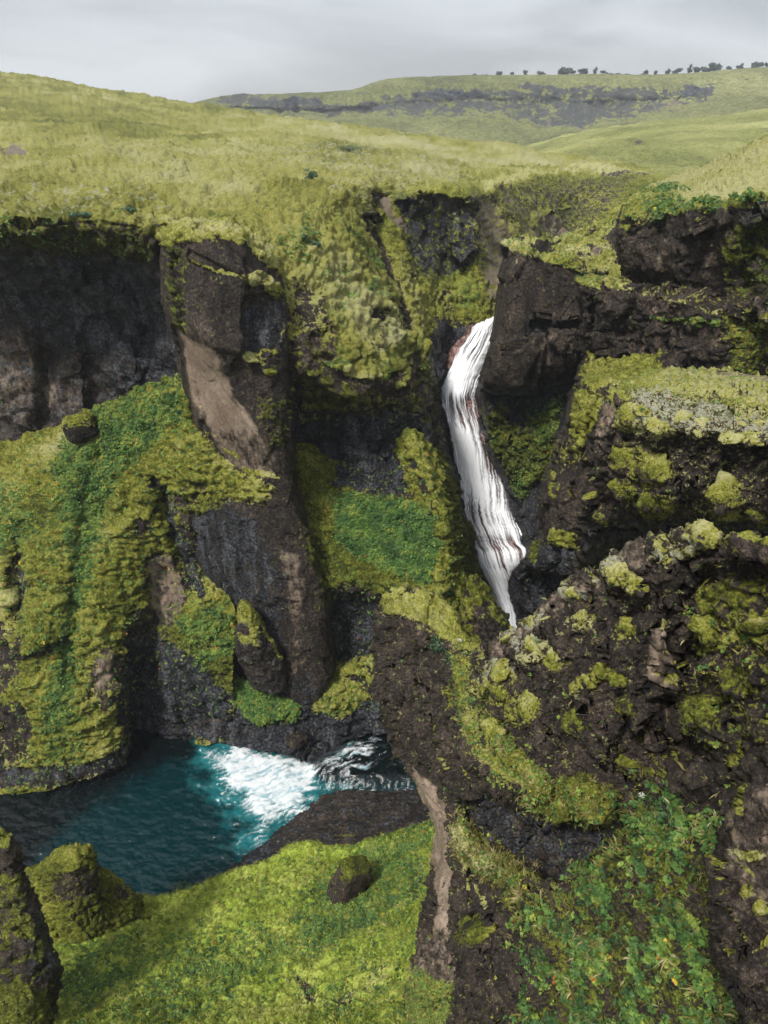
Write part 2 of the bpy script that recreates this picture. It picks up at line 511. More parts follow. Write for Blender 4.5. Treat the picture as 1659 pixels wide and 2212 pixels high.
# ------------------------------------------------------------------ far land
def beyond(rows, dx=700, k=0.95, dy=10):
    """carry a mass on past the right edge of the view"""
    return [r + [(r[-1][0] + dx, r[-1][1] + dy, r[-1][2] * k)] for r in rows]
M_far = mass('far_hill', [
    [(200, 262, 1700), (405, 240, 1700), (520, 225, 1700), (640, 222, 1700), (760, 215, 1700), (860, 190, 1700), (1000, 185, 1700), (1150, 182, 1700), (1300, 180, 1700), (1450, 180, 1700), (1580, 172, 1700), (1700, 165, 1700), (1950, 160, 1700)],
    [(200, 250, 1320), (405, 224, 1320), (500, 206, 1320), (640, 202, 1320), (760, 193, 1320), (840, 170, 1330), (1000, 163, 1340), (1150, 162, 1350), (1300, 160, 1350), (1450, 160, 1350), (1580, 150, 1350), (1700, 143, 1350), (1950, 140, 1350)],
    [(200, 252, 1240), (405, 230, 1240), (500, 214, 1240), (640, 212, 1240), (760, 207, 1240), (860, 190, 1250), (1000, 181, 1250), (1150, 181, 1250), (1300, 181, 1250), (1450, 185, 1250), (1580, 188, 1250), (1700, 188, 1200), (1950, 190, 1150)],
    [(200, 258, 1215), (405, 240, 1215), (500, 228, 1215), (640, 232, 1215), (760, 226, 1215), (860, 215, 1220), (1000, 205, 1220), (1150, 205, 1220), (1300, 206, 1220), (1450, 208, 1220), (1580, 215, 1200), (1700, 212, 1130), (1950, 210, 1050)],
    [(200, 264, 1190), (405, 250, 1190), (500, 240, 1190), (640, 248, 1190), (760, 248, 1190), (860, 240, 1190), (1000, 235, 1190), (1150, 240, 1190), (1300, 238, 1190), (1450, 230, 1190), (1580, 226, 1150), (1700, 226, 1060), (1950, 225, 950)],
    [(200, 290, 950), (405, 290, 950), (500, 290, 950), (640, 300, 950), (760, 305, 950), (860, 308, 950), (1000, 318, 950), (1150, 320, 950), (1300, 310, 950), (1450, 290, 950), (1580, 270, 930), (1700, 260, 880), (1950, 250, 800)],
    [(200, 330, 700), (405, 330, 700), (500, 330, 700), (640, 340, 700), (760, 345, 700), (860, 350, 700), (1000, 355, 700), (1150, 355, 700), (1300, 345, 700), (1450, 330, 700), (1580, 310, 700), (1700, 300, 700), (1950, 300, 650)],
], MAT_FAR, step=3.0, disp=[('fbm', 220, 7), ('ridged', (55, 300, 400), 7)], rock=[('ridged', (34, 80, 10), 3.5), ('fbm', (60, 60, 14), 5)], calm=(1225, 1330), slope=(0.42, 0.72),
    moss_noise=60, hue=0.42, warp=7,
    paint=[('moss', 0.22, [(450, 218), (520, 208), (640, 212), (760, 222), (860, 205), (960, 198), (1060, 206), (1080, 218), (1000, 228), (860, 236), (640, 246), (560, 238)], 7),
           ('moss', 0.38, [(830, 200), (1060, 206), (1260, 190), (1420, 192), (1540, 195), (1530, 225), (1420, 240), (1280, 270), (1240, 280), (1050, 252), (830, 250)], 8),
           ('moss', 0.0, [(890, 196), (990, 194), (1090, 204), (1000, 214), (890, 212)], 4), ('moss', 0.05, [(1120, 186), (1240, 190), (1200, 200), (1120, 196)], 4),
           ('moss', 0.05, (500, 214, 22, 7), 3), ('moss', 0.0, (628, 230, 18, 14), 4), ('moss', 0.05, (690, 224, 44, 7), 4), ('moss', 0.1, [(1200, 235), (1290, 215), (1330, 225), (1270, 270), (1220, 265)], 6), ('moss', 0.1, [(830, 230), (1000, 232), (1000, 237), (830, 236)], 2),
           ('moss', 0.0, (1498, 202, 42, 14), 6), ('dark', 0.9, (1498, 204, 38, 11), 6), ('dark', 0.9, (628, 230, 14, 16), 5),
           ('dark', 0.85, [(880, 200), (990, 196), (1080, 208), (990, 214), (880, 210)], 5), ('dark', 0.8, (1250, 278, 22, 10), 5),
           ('scree', 0.75, (1450, 228, 22, 10), 5), ('scree', 0.7, (1185, 272, 8, 26, -20), 4), ('scree', 0.7, (885, 268, 8, 14), 4),
           ('scree', 0.6, (1140, 262, 7, 16), 4)])
tag(M_far.o, 'hazy flat-topped hill with a dark crag band on the skyline', 'hill', kind='structure')

M_mid = mass('rolling_hill', [
    [(1080, 345, 760), (1180, 320, 760), (1300, 292, 760), (1450, 270, 760), (1560, 262, 760), (1700, 252, 760), (1900, 250, 760)],
    [(1070, 338, 560), (1170, 309, 570), (1300, 276, 580), (1440, 257, 590), (1560, 249, 590), (1700, 238, 590), (1900, 230, 590)],
    [(1060, 345, 470), (1180, 322, 470), (1300, 300, 470), (1440, 282, 470), (1560, 272, 470), (1700, 262, 470), (1900, 260, 470)],
    [(1060, 360, 370), (1180, 345, 370), (1300, 325, 370), (1440, 312, 370), (1560, 305, 370), (1700, 300, 370), (1900, 300, 370)],
    [(1060, 375, 290), (1180, 368, 290), (1300, 358, 290), (1440, 352, 280), (1560, 350, 270), (1700, 345, 270), (1900, 345, 270)],
    [(1060, 440, 220), (1180, 440, 220), (1300, 435, 220), (1440, 430, 220), (1560, 430, 220), (1700, 430, 220), (1900, 430, 220)],
], MAT_MOOR, step=3, disp=[('fbm', 90, 5), ('fbm', 25, 1.0)], slope=(-1, -0.5), hue=0.42, hue_var=0.4, moss_noise=22, lump=[((14, 30, 14), 0.8)],
    paint=[('hue', 0.1, (1380, 313, 20, 4), 3), ('moss', 0.1, (1385, 310, 9, 2.5), 2)])
tag(M_mid.o, 'smooth pale green rolling hill in front of the crag hill', 'hill', kind='structure')

gxx, gyy = np.meshgrid(np.concatenate([np.linspace(-2000, -160, 24), np.linspace(-150, 150, 80), np.linspace(160, 2000, 24)]), np.concatenate([np.linspace(-50, 160, 60), np.linspace(170, 1900, 40)]))
gp = np.stack([gxx, gyy, -83.0 + 0 * gxx], -1)
gp[..., 2] += 1.2 * fbm(gp / 14, 3)
gme = raw_mesh('ground', gp, grid_faces(*gxx.shape)[:, ::-1], True, {'moss': 0.5 + 0.4 * fbm(gp / 9, 2), 'hue': 0.4 + 0 * gxx, 'dark': 0.5 + 0 * gxx})
tag(link('ground', gme, MAT_CLIFF), 'rocky valley floor under the gorge', 'ground', kind='structure')

# ------------------------------------------------------------------ left plateau with the cave wall and the mossy dome
M_head = mass('plateau_terrain', [
    [(-300, 145, 760), (0, 178, 740), (200, 215, 700), (400, 248, 650), (560, 266, 600), (700, 284, 560), (850, 303, 510), (1000, 328, 460), (1130, 345, 420), (1250, 362, 390), (1340, 374, 360), (1430, 385, 350)],
    [(-300, 118, 560), (0, 155, 560), (200, 190, 520), (400, 224, 480), (560, 246, 440), (700, 264, 410), (850, 283, 380), (1000, 310, 340), (1130, 327, 310), (1250, 349, 290), (1340, 362, 280), (1430, 374, 275)],
    [(-300, 225, 330), (0, 232, 330), (200, 256, 310), (400, 280, 290), (560, 288, 280), (700, 305, 265), (850, 326, 250), (1000, 346, 240), (1110, 367, 235), (1210, 388, 235), (1290, 402, 240), (1360, 414, 250)],
    [(-300, 330, 180), (0, 330, 180), (200, 336, 175), (400, 346, 170), (560, 355, 165), (700, 364, 158), (800, 374, 152), (880, 392, 150), (960, 415, 154), (1040, 445, 160), (1100, 465, 165), (1160, 480, 170)],
    [(-300, 400, 115), (0, 400, 115), (180, 403, 112), (340, 408, 112), (480, 410, 112), (600, 412, 112), (690, 412, 114), (760, 410, 117), (830, 440, 128), (890, 500, 136), (960, 560, 142), (1020, 620, 148)],
    [(-300, 448, 92), (0, 446, 92), (150, 445, 91), (300, 448, 92), (420, 468, 90), (530, 478, 90), (630, 470, 95), (700, 465, 100), (750, 462, 106), (785, 462, 112), (795, 462, 118), (800, 465, 123)],
    [(-300, 478, 87), (0, 476, 85), (150, 472, 85), (300, 480, 86), (420, 505, 86), (530, 520, 85), (625, 545, 86), (700, 550, 90), (765, 548, 97), (812, 545, 106), (820, 545, 113), (822, 548, 120)],
    [(-300, 520, 86), (0, 515, 85), (150, 520, 86), (300, 530, 86), (420, 570, 86), (530, 600, 84), (620, 645, 82), (710, 655, 83), (790, 645, 90), (845, 630, 101), (855, 625, 109), (857, 620, 117)],
    [(-300, 580, 92), (0, 575, 91), (150, 580, 92), (300, 590, 91), (420, 640, 87), (530, 680, 83), (618, 715, 80), (715, 735, 79.3), (808, 735, 84.5), (872, 715, 95), (884, 705, 105), (886, 700, 114)],
    [(-300, 690, 98), (0, 690, 97.5), (150, 690, 97), (300, 700, 95), (420, 740, 87.5), (530, 770, 82.5), (622, 765, 79.2), (722, 798, 77.8), (822, 815, 81), (893, 790, 91), (912, 780, 102), (915, 770, 112)],
    [(-300, 800, 100), (0, 800, 99), (150, 800, 98), (300, 800, 95), (420, 820, 88), (530, 840, 82), (630, 810, 80.6), (730, 850, 78.8), (830, 872, 80.4), (908, 850, 88), (942, 835, 99), (945, 820, 110)],
    [(-300, 900, 99), (0, 900, 98), (150, 880, 97), (300, 860, 94), (420, 870, 88), (530, 890, 83.5), (640, 880, 84), (740, 905, 85), (840, 915, 84), (922, 905, 87), (950, 895, 97), (951, 885, 108)],
    [(-300, 1000, 96), (0, 1000, 95), (150, 980, 94), (300, 960, 92), (420, 980, 88), (540, 1000, 84.5), (650, 1010, 85.5), (750, 1030, 86.5), (850, 1020, 85), (938, 1000, 86), (968, 985, 96), (968, 970, 106)],
    [(-300, 1300, 88), (0, 1300, 86), (150, 1300, 85), (300, 1300, 84), (420, 1350, 81), (560, 1400, 80), (680, 1400, 82), (780, 1400, 82), (880, 1350, 82), (990, 1250, 84), (1015, 1220, 94), (1015, 1180, 104)],
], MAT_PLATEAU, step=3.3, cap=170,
    disp=[('fbm', (40, 70, 40), 3.2), ('billow', (22, 40, 16), 1.2), ('billow', (10, 15, 8), 0.5), ('fbm', 9, 0.8)],
    rock=[('facet', (5, 5, 3.0), 0.6), ('ridged', (4.5, 4.5, 3.0), 0.3), ('fbm', 1.6, 0.2)],
    lump=[((5.5, 9.0, 4.0), 0.35), ((2.8, 4.4, 2.4), 0.40), ((1.35, 2.0, 1.2), 0.36), ((0.7, 0.9, 0.6), 0.10)], slope=(0.12, 0.5), moss_noise=5, hue=0.62, hue_var=0.4, warp=14,
    bumps=[((70, 720, 150, 40), -1.0, 20), ((40, 830, 50, 110), -3.0, 18), ((150, 850, 45, 90), -2.2, 18), ((262, 800, 40, 60), -1.5, 14)],
    paint=[('hue', 0.74, [(-300, 250), (560, 270), (1000, 330), (1430, 370), (1430, 420), (820, 410), (640, 400), (380, 430), (-300, 380)], 30),
           ('hue', 0.5, [(0, 225), (180, 240), (330, 265), (480, 290), (430, 305), (300, 300), (80, 275), (0, 262)], 16),
           ('hue', 0.55, [(640, 330), (720, 305), (860, 330), (960, 350), (840, 352), (700, 350)], 14),
           ('hue', 0.85, [(560, 258), (900, 300), (1250, 352), (1330, 362), (1100, 372), (800, 325), (560, 280)], 10),
           ('leaf', 0.4, (355, 290, 90, 10, 12), 10),
           ('lichen', 0.30, [(-300, 405), (160, 400), (330, 420), (420, 470), (300, 462), (0, 465), (-300, 470)], 14), ('lichen', 0.36, [(700, 400), (800, 415), (1000, 400), (1250, 360), (1250, 375), (1000, 420), (800, 440), (720, 425)], 10),
           ('lichen', 0.35, [(560, 300), (1000, 345), (1000, 400), (700, 395), (560, 360)], 20),
           ('scree', 0.9, (30, 333, 36, 11), 5), ('moss', 0.1, (30, 333, 34, 10), 5),
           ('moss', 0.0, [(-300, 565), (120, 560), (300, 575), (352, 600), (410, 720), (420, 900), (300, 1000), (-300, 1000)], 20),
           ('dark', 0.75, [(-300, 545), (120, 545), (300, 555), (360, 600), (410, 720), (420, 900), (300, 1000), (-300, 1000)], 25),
           ('moss', 0.62, [(-300, 465), (0, 465), (350, 480), (352, 570), (250, 552), (120, 568), (0, 540), (-300, 540)], 16),
           ('hue', 0.22, [(-300, 480), (350, 490), (350, 580), (-300, 580)], 14),
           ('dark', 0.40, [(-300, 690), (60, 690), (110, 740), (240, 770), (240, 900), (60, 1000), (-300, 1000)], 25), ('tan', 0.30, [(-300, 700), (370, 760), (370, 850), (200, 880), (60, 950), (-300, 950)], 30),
           ('tan', 0.55, (38, 800, 40, 95), 12), ('tan', 0.42, (150, 850, 26, 60), 12), ('tan', 0.75, (105, 860, 14, 26), 8),
           ('moss', 0.05, [(640, 870), (760, 885), (900, 880), (960, 900), (975, 1010), (880, 1010), (760, 1050), (640, 1000)], 22),
           ('dark', 0.8, [(625, 820), (760, 890), (920, 870), (1000, 1000), (1000, 1240), (880, 1240), (640, 1240)], 22),
           ('moss', 0.4, [(880, 790), (930, 800), (960, 900), (1000, 1150), (970, 1150), (930, 960)], 12),
           ('hue', 0.28, [(850, 760), (960, 760), (1040, 1200), (930, 1200), (880, 960)], 20),
           ('moss', 0.35, [(625, 600), (690, 640), (730, 760), (640, 770), (622, 700)], 20),
           ('hue', 0.34, [(630, 700), (820, 800), (880, 740), (900, 850), (720, 880), (630, 850)], 25), ('moss', 0.5, [(625, 760), (700, 790), (800, 850), (900, 850), (910, 900), (640, 900)], 22),
           ('hue', 0.78, [(700, 770), (820, 800), (880, 830), (830, 855), (740, 820)], 14),
           ('hue', 0.80, [(430, 480), (620, 480), (760, 560), (820, 690), (780, 720), (660, 600), (560, 520)], 35),
           ])
tag(M_head.o, 'mossy plateau and bulging moss dome above a dark cave wall', 'terrain', kind='structure')

# ------------------------------------------------------------------ gully and slope behind the waterfall
M_gully = mass('gully_terrain', [
    [(700, 420, 165), (800, 412, 165), (870, 402, 165), (940, 390, 180), (1020, 374, 205), (1100, 360, 245), (1200, 356, 280), (1330, 358, 320), (1450, 372, 330), (1600, 384, 330)],
    [(700, 412, 150), (800, 410, 146), (870, 406, 142), (940, 406, 144), (1020, 404, 150), (1100, 385, 185), (1200, 366, 230), (1330, 354, 285), (1450, 368, 300), (1600, 380, 300)],
    [(720, 435, 130), (800, 430, 128), (870, 426, 127), (940, 411, 129), (1020, 428, 134), (1090, 402, 165), (1190, 383, 205), (1310, 367, 250), (1450, 374, 270), (1600, 385, 270)],
    [(760, 500, 120), (820, 490, 120), (870, 470, 126), (940, 468, 128), (1020, 480, 132), (1080, 470, 150), (1170, 445, 178), (1270, 415, 212), (1400, 392, 225), (1600, 420, 220)],
    [(800, 580, 113), (850, 560, 114), (890, 540, 122), (940, 530, 127), (1025, 545, 130), (1075, 560, 139), (1140, 535, 158), (1220, 500, 182), (1330, 445, 195), (1600, 480, 180)],
    [(840, 680, 107), (885, 650, 109), (915, 620, 117), (955, 605, 123), (1010, 610, 125), (1070, 630, 128), (1110, 630, 136), (1170, 600, 150), (1260, 550, 168), (1600, 550, 160)],
    [(880, 780, 103), (915, 750, 105), (938, 720, 113), (962, 690, 120), (1000, 690, 121.5), (1050, 690, 122), (1090, 690, 124.5), (1130, 680, 130), (1200, 650, 140), (1600, 650, 145)],
    [(905, 900, 100), (935, 850, 103), (945, 830, 111), (960, 800, 117), (985, 790, 118), (1030, 790, 118.5), (1070, 790, 119.5), (1100, 780, 122), (1150, 760, 130), (1600, 800, 130)],
    [(930, 1050, 98), (955, 1000, 102), (962, 960, 109), (975, 950, 113), (1000, 950, 114), (1040, 950, 113.5), (1080, 950, 112.5), (1130, 950, 112), (1250, 950, 112), (1600, 950, 115)],
    [(980, 1250, 94), (1000, 1220, 97), (1008, 1200, 102), (1020, 1180, 105), (1040, 1180, 107), (1080, 1180, 107), (1130, 1180, 104.5), (1180, 1150, 102), (1280, 1150, 102), (1600, 1150, 105)],
    [(1040, 1390, 94), (1050, 1370, 96), (1060, 1360, 98), (1070, 1350, 99), (1080, 1350, 99.5), (1100, 1350, 99), (1140, 1330, 98), (1200, 1300, 97), (1300, 1300, 97), (1600, 1300, 100)],
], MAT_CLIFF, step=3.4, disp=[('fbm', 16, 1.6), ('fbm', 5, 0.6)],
    rock=[('facet', (3.0, 3.0, 4.0), 0.6), ('fbm', 1.2, 0.2)], lump=[((2.4, 3.2, 2.0), 0.5), ((1.0, 1.0, 0.8), 0.2)],
    slope=(0.0, 0.5), hue=0.55, hue_var=0.35, moss_noise=6, warp=12,
    bumps=[([(860, 440), (900, 425), (960, 430), (1020, 440), (1030, 510), (1000, 600), (900, 610), (870, 520)], 1.8, 22), ([(975, 470), (1030, 470), (1032, 540), (1000, 580), (970, 540)], -4.0, 7), ([(880, 402), (918, 398), (922, 446), (886, 470)], -2.6, 9), ([(1000, 400), (1050, 398), (1040, 450), (1005, 445)], -2.4, 9), ([(925, 500), (960, 510), (950, 590), (920, 580)], -1.6, 9)],
    paint=[('moss', 0.36, [(850, 425), (1020, 425), (1032, 470), (1030, 560), (980, 600), (900, 600), (870, 520)], 12),
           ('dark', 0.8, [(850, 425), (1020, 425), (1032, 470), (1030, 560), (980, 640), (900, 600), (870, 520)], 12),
           ('hue', 0.22, [(850, 425), (1020, 425), (1030, 560), (980, 620), (900, 600), (870, 520)], 12),
           ('hue', 0.62, [(790, 480), (850, 520), (900, 640), (945, 760), (945, 850), (900, 800), (850, 660), (800, 560)], 12),
           ('moss', 0.1, [(770, 430), (800, 470), (850, 570), (880, 650), (900, 740), (880, 740), (850, 650), (810, 560), (770, 490)], 7),
           ('scree', 0.9, [(800, 410), (840, 430), (870, 510), (860, 520), (830, 470), (800, 440)], 6),
           ('moss', 0.1, [(800, 410), (840, 430), (870, 510), (860, 520), (830, 470), (800, 440)], 6),
           ('scree', 0.7, [(1035, 420), (1075, 430), (1110, 520), (1110, 620), (1060, 660), (1045, 620), (1040, 540), (1030, 470)], 10),
           ('moss', 0.36, [(1035, 420), (1075, 430), (1110, 520), (1110, 620), (1060, 660), (1045, 620), (1040, 540), (1030, 470)], 16),
           ('hue', 0.9, [(1030, 392), (1200, 362), (1330, 352), (1420, 366), (1420, 374), (1200, 378), (1060, 405)], 5), ('hue', 0.46, [(1060, 412), (1200, 385), (1400, 376), (1400, 400), (1330, 440), (1230, 560), (1150, 560), (1080, 460)], 10), ('scree', 0.6, [(1060, 405), (1100, 410), (1180, 520), (1150, 540)], 10), ('moss', 0.5, [(1060, 400), (1400, 372), (1330, 440), (1230, 560), (1110, 560)], 12), ('moss', 0.2, [(1300, 366), (1440, 368), (1440, 374), (1300, 374)], 3),
           ('scree', 0.7, [(1150, 450), (1200, 470), (1230, 520), (1200, 510), (1160, 480)], 6), ('moss', 0.25, [(1150, 450), (1200, 470), (1230, 520), (1200, 510), (1160, 480)], 6),
           ('leaf', 0.6, (1010, 640, 30, 50), 16),
           ('moss', 0.0, [(950, 690), (990, 700), (1060, 690), (1100, 800), (1160, 960), (1180, 1200), (1140, 1380), (1020, 1380), (960, 950), (935, 800)], 14),
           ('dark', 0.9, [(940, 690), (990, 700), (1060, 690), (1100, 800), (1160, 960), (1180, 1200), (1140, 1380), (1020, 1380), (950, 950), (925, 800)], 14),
           ('moss', 0.75, [(1050, 870), (1100, 880), (1160, 960), (1180, 1090), (1130, 1080), (1080, 980)], 12),
           ])
tag(M_gully.o, 'mossy gully with brown scree above the waterfall', 'terrain', kind='structure')

# ------------------------------------------------------------------ tall rock pillar with the pale slab
M_pillar = mass('rock_pillar', [
    [(362, 486, 92), (372, 484, 88), (440, 478, 85), (510, 486, 85), (570, 500, 87), (612, 520, 92)],
    [(350, 512, 86), (360, 508, 80), (440, 496, 78.5), (525, 512, 78), (590, 572, 80), (626, 600, 87)],
    [(350, 560, 88), (360, 565, 79.5), (440, 560, 76.5), (525, 570, 76), (606, 632, 78), (632, 650, 87)],
    [(355, 650, 89), (366, 660, 79.5), (440, 670, 76), (525, 680, 75.3), (616, 692, 77.5), (634, 720, 87)],
    [(370, 712, 89), (383, 716, 79.5), (440, 745, 75.5), (520, 765, 74.7), (618, 770, 77), (636, 790, 87)],
    [(385, 790, 89), (400, 790, 81), (450, 810, 77.5), (520, 830, 75.5), (619, 830, 77), (637, 850, 87)],
    [(410, 930, 89), (425, 920, 81), (490, 920, 77.5), (555, 930, 75.2), (620, 930, 76.5), (638, 950, 87)],
    [(440, 1020, 89), (470, 1010, 80.5), (530, 1020, 77), (590, 1030, 75), (632, 1030, 76.5), (650, 1050, 87)],
    [(350, 1080, 87), (400, 1090, 80), (500, 1100, 76.5), (600, 1110, 74.5), (650, 1100, 76), (672, 1110, 87)],
    [(370, 1200, 85), (430, 1210, 79), (520, 1220, 75.5), (620, 1230, 73.5), (682, 1230, 75), (702, 1230, 85)],
    [(430, 1320, 83), (490, 1330, 77), (560, 1340, 74), (640, 1360, 72), (706, 1360, 74), (722, 1360, 83)],
    [(500, 1430, 81), (540, 1440, 74.5), (590, 1450, 72.3), (650, 1460, 71), (712, 1440, 73), (727, 1440, 81)],
    [(560, 1525, 79), (590, 1525, 72.5), (620, 1525, 71), (655, 1520, 70.3), (692, 1505, 72), (702, 1505, 79)],
], MAT_CLIFF, step=2.8, disp=[('fbm', 14, 0.5), ('facet', (7, 7, 14), 0.45)], rock=[('facet', (2.2, 2.2, 3.6), 0.14), ('fbm', 1.1, 0.05)],
    lump=[((1.6, 1.6, 1.2), 0.4), ((0.7, 0.7, 0.6), 0.16)], slope=(0.45, 0.8), hue=0.6, moss_noise=3, warp=8,
    bumps=[([(398, 500), (530, 500), (528, 620), (524, 768), (460, 750), (405, 700), (385, 640)], -0.9, 5),
           ([(400, 545), (440, 560), (520, 590), (520, 600), (430, 570), (400, 556)], 0.6, 3),
           ([(526, 640), (614, 640), (618, 700), (600, 760), (526, 768)], 0.7, 5),
           ([(385, 710), (470, 770), (520, 900), (600, 1030), (540, 1020), (450, 930)], 0.9, 8)],
    paint=[('tan', 0.97, [(385, 710), (410, 730), (475, 768), (510, 860), (560, 930), (592, 1000), (575, 1030), (520, 1010), (450, 930), (415, 850), (400, 770)], 6),
           ('tan', 0.48, [(450, 930), (560, 930), (600, 1030), (540, 1030), (470, 1000)], 10),
           ('dark', 0.75, [(345, 1040), (470, 1080), (560, 1120), (600, 1240), (560, 1300), (500, 1310), (430, 1270), (380, 1150)], 16),
           ('tan', 0.5, [(600, 1180), (650, 1200), (665, 1330), (640, 1340), (615, 1260)], 10),
           ('tan', 0.42, (640, 1420, 26, 70), 14), ('dark', 0.6, [(560, 1210), (610, 1230), (630, 1350), (600, 1470), (520, 1330)], 14),
           ('dark', 0.7, [(526, 660), (615, 640), (618, 750), (530, 765)], 10), ('dark', 0.5, (640, 1490, 60, 40), 12),
           ('moss', 0.55, [(352, 505), (398, 510), (400, 560), (385, 640), (405, 715), (385, 715), (360, 640)], 7),
           ('hue', 0.25, [(345, 520), (405, 530), (400, 720), (360, 720)], 9),
           ('moss', 0.98, [(350, 470), (630, 510), (632, 610), (575, 572), (525, 530), (450, 512), (400, 516), (352, 530)], 5), ('hue', 0.85, [(355, 470), (630, 510), (622, 600), (520, 520), (440, 505)], 8),
           ('moss', 0.9, [(515, 592), (560, 585), (600, 610), (620, 640), (600, 650), (565, 625), (520, 605)], 5), ('hue', 0.8, [(515, 592), (560, 585), (600, 610), (560, 620)], 5),
           ('moss', 0.9, (545, 772, 24, 10, 15), 4), ('hue', 0.75, (545, 772, 24, 10, 15), 4), ('moss', 0.85, (588, 803, 16, 10, -20), 4),
           ('moss', 0.55, [(560, 860), (615, 870), (620, 970), (590, 960)], 12), ('hue', 0.15, [(545, 830), (620, 830), (622, 980), (580, 980)], 12),
           ('moss', 0.9, [(345, 1040), (440, 930), (485, 1010), (570, 1030), (600, 1060), (560, 1090), (500, 1080), (440, 1110), (400, 1070)], 12),
           ('hue', 0.5, [(345, 1040), (440, 930), (570, 1030), (600, 1060), (500, 1080), (400, 1080)], 12),
           ('moss', 0.6, [(650, 1130), (700, 1150), (720, 1300), (700, 1330), (670, 1250)], 14), ('hue', 0.25, (690, 1230, 50, 110), 20),
           ])
tag(M_pillar.o, 'tall brown rock pillar with a pale tan slab beside the cave', 'rock pillar')

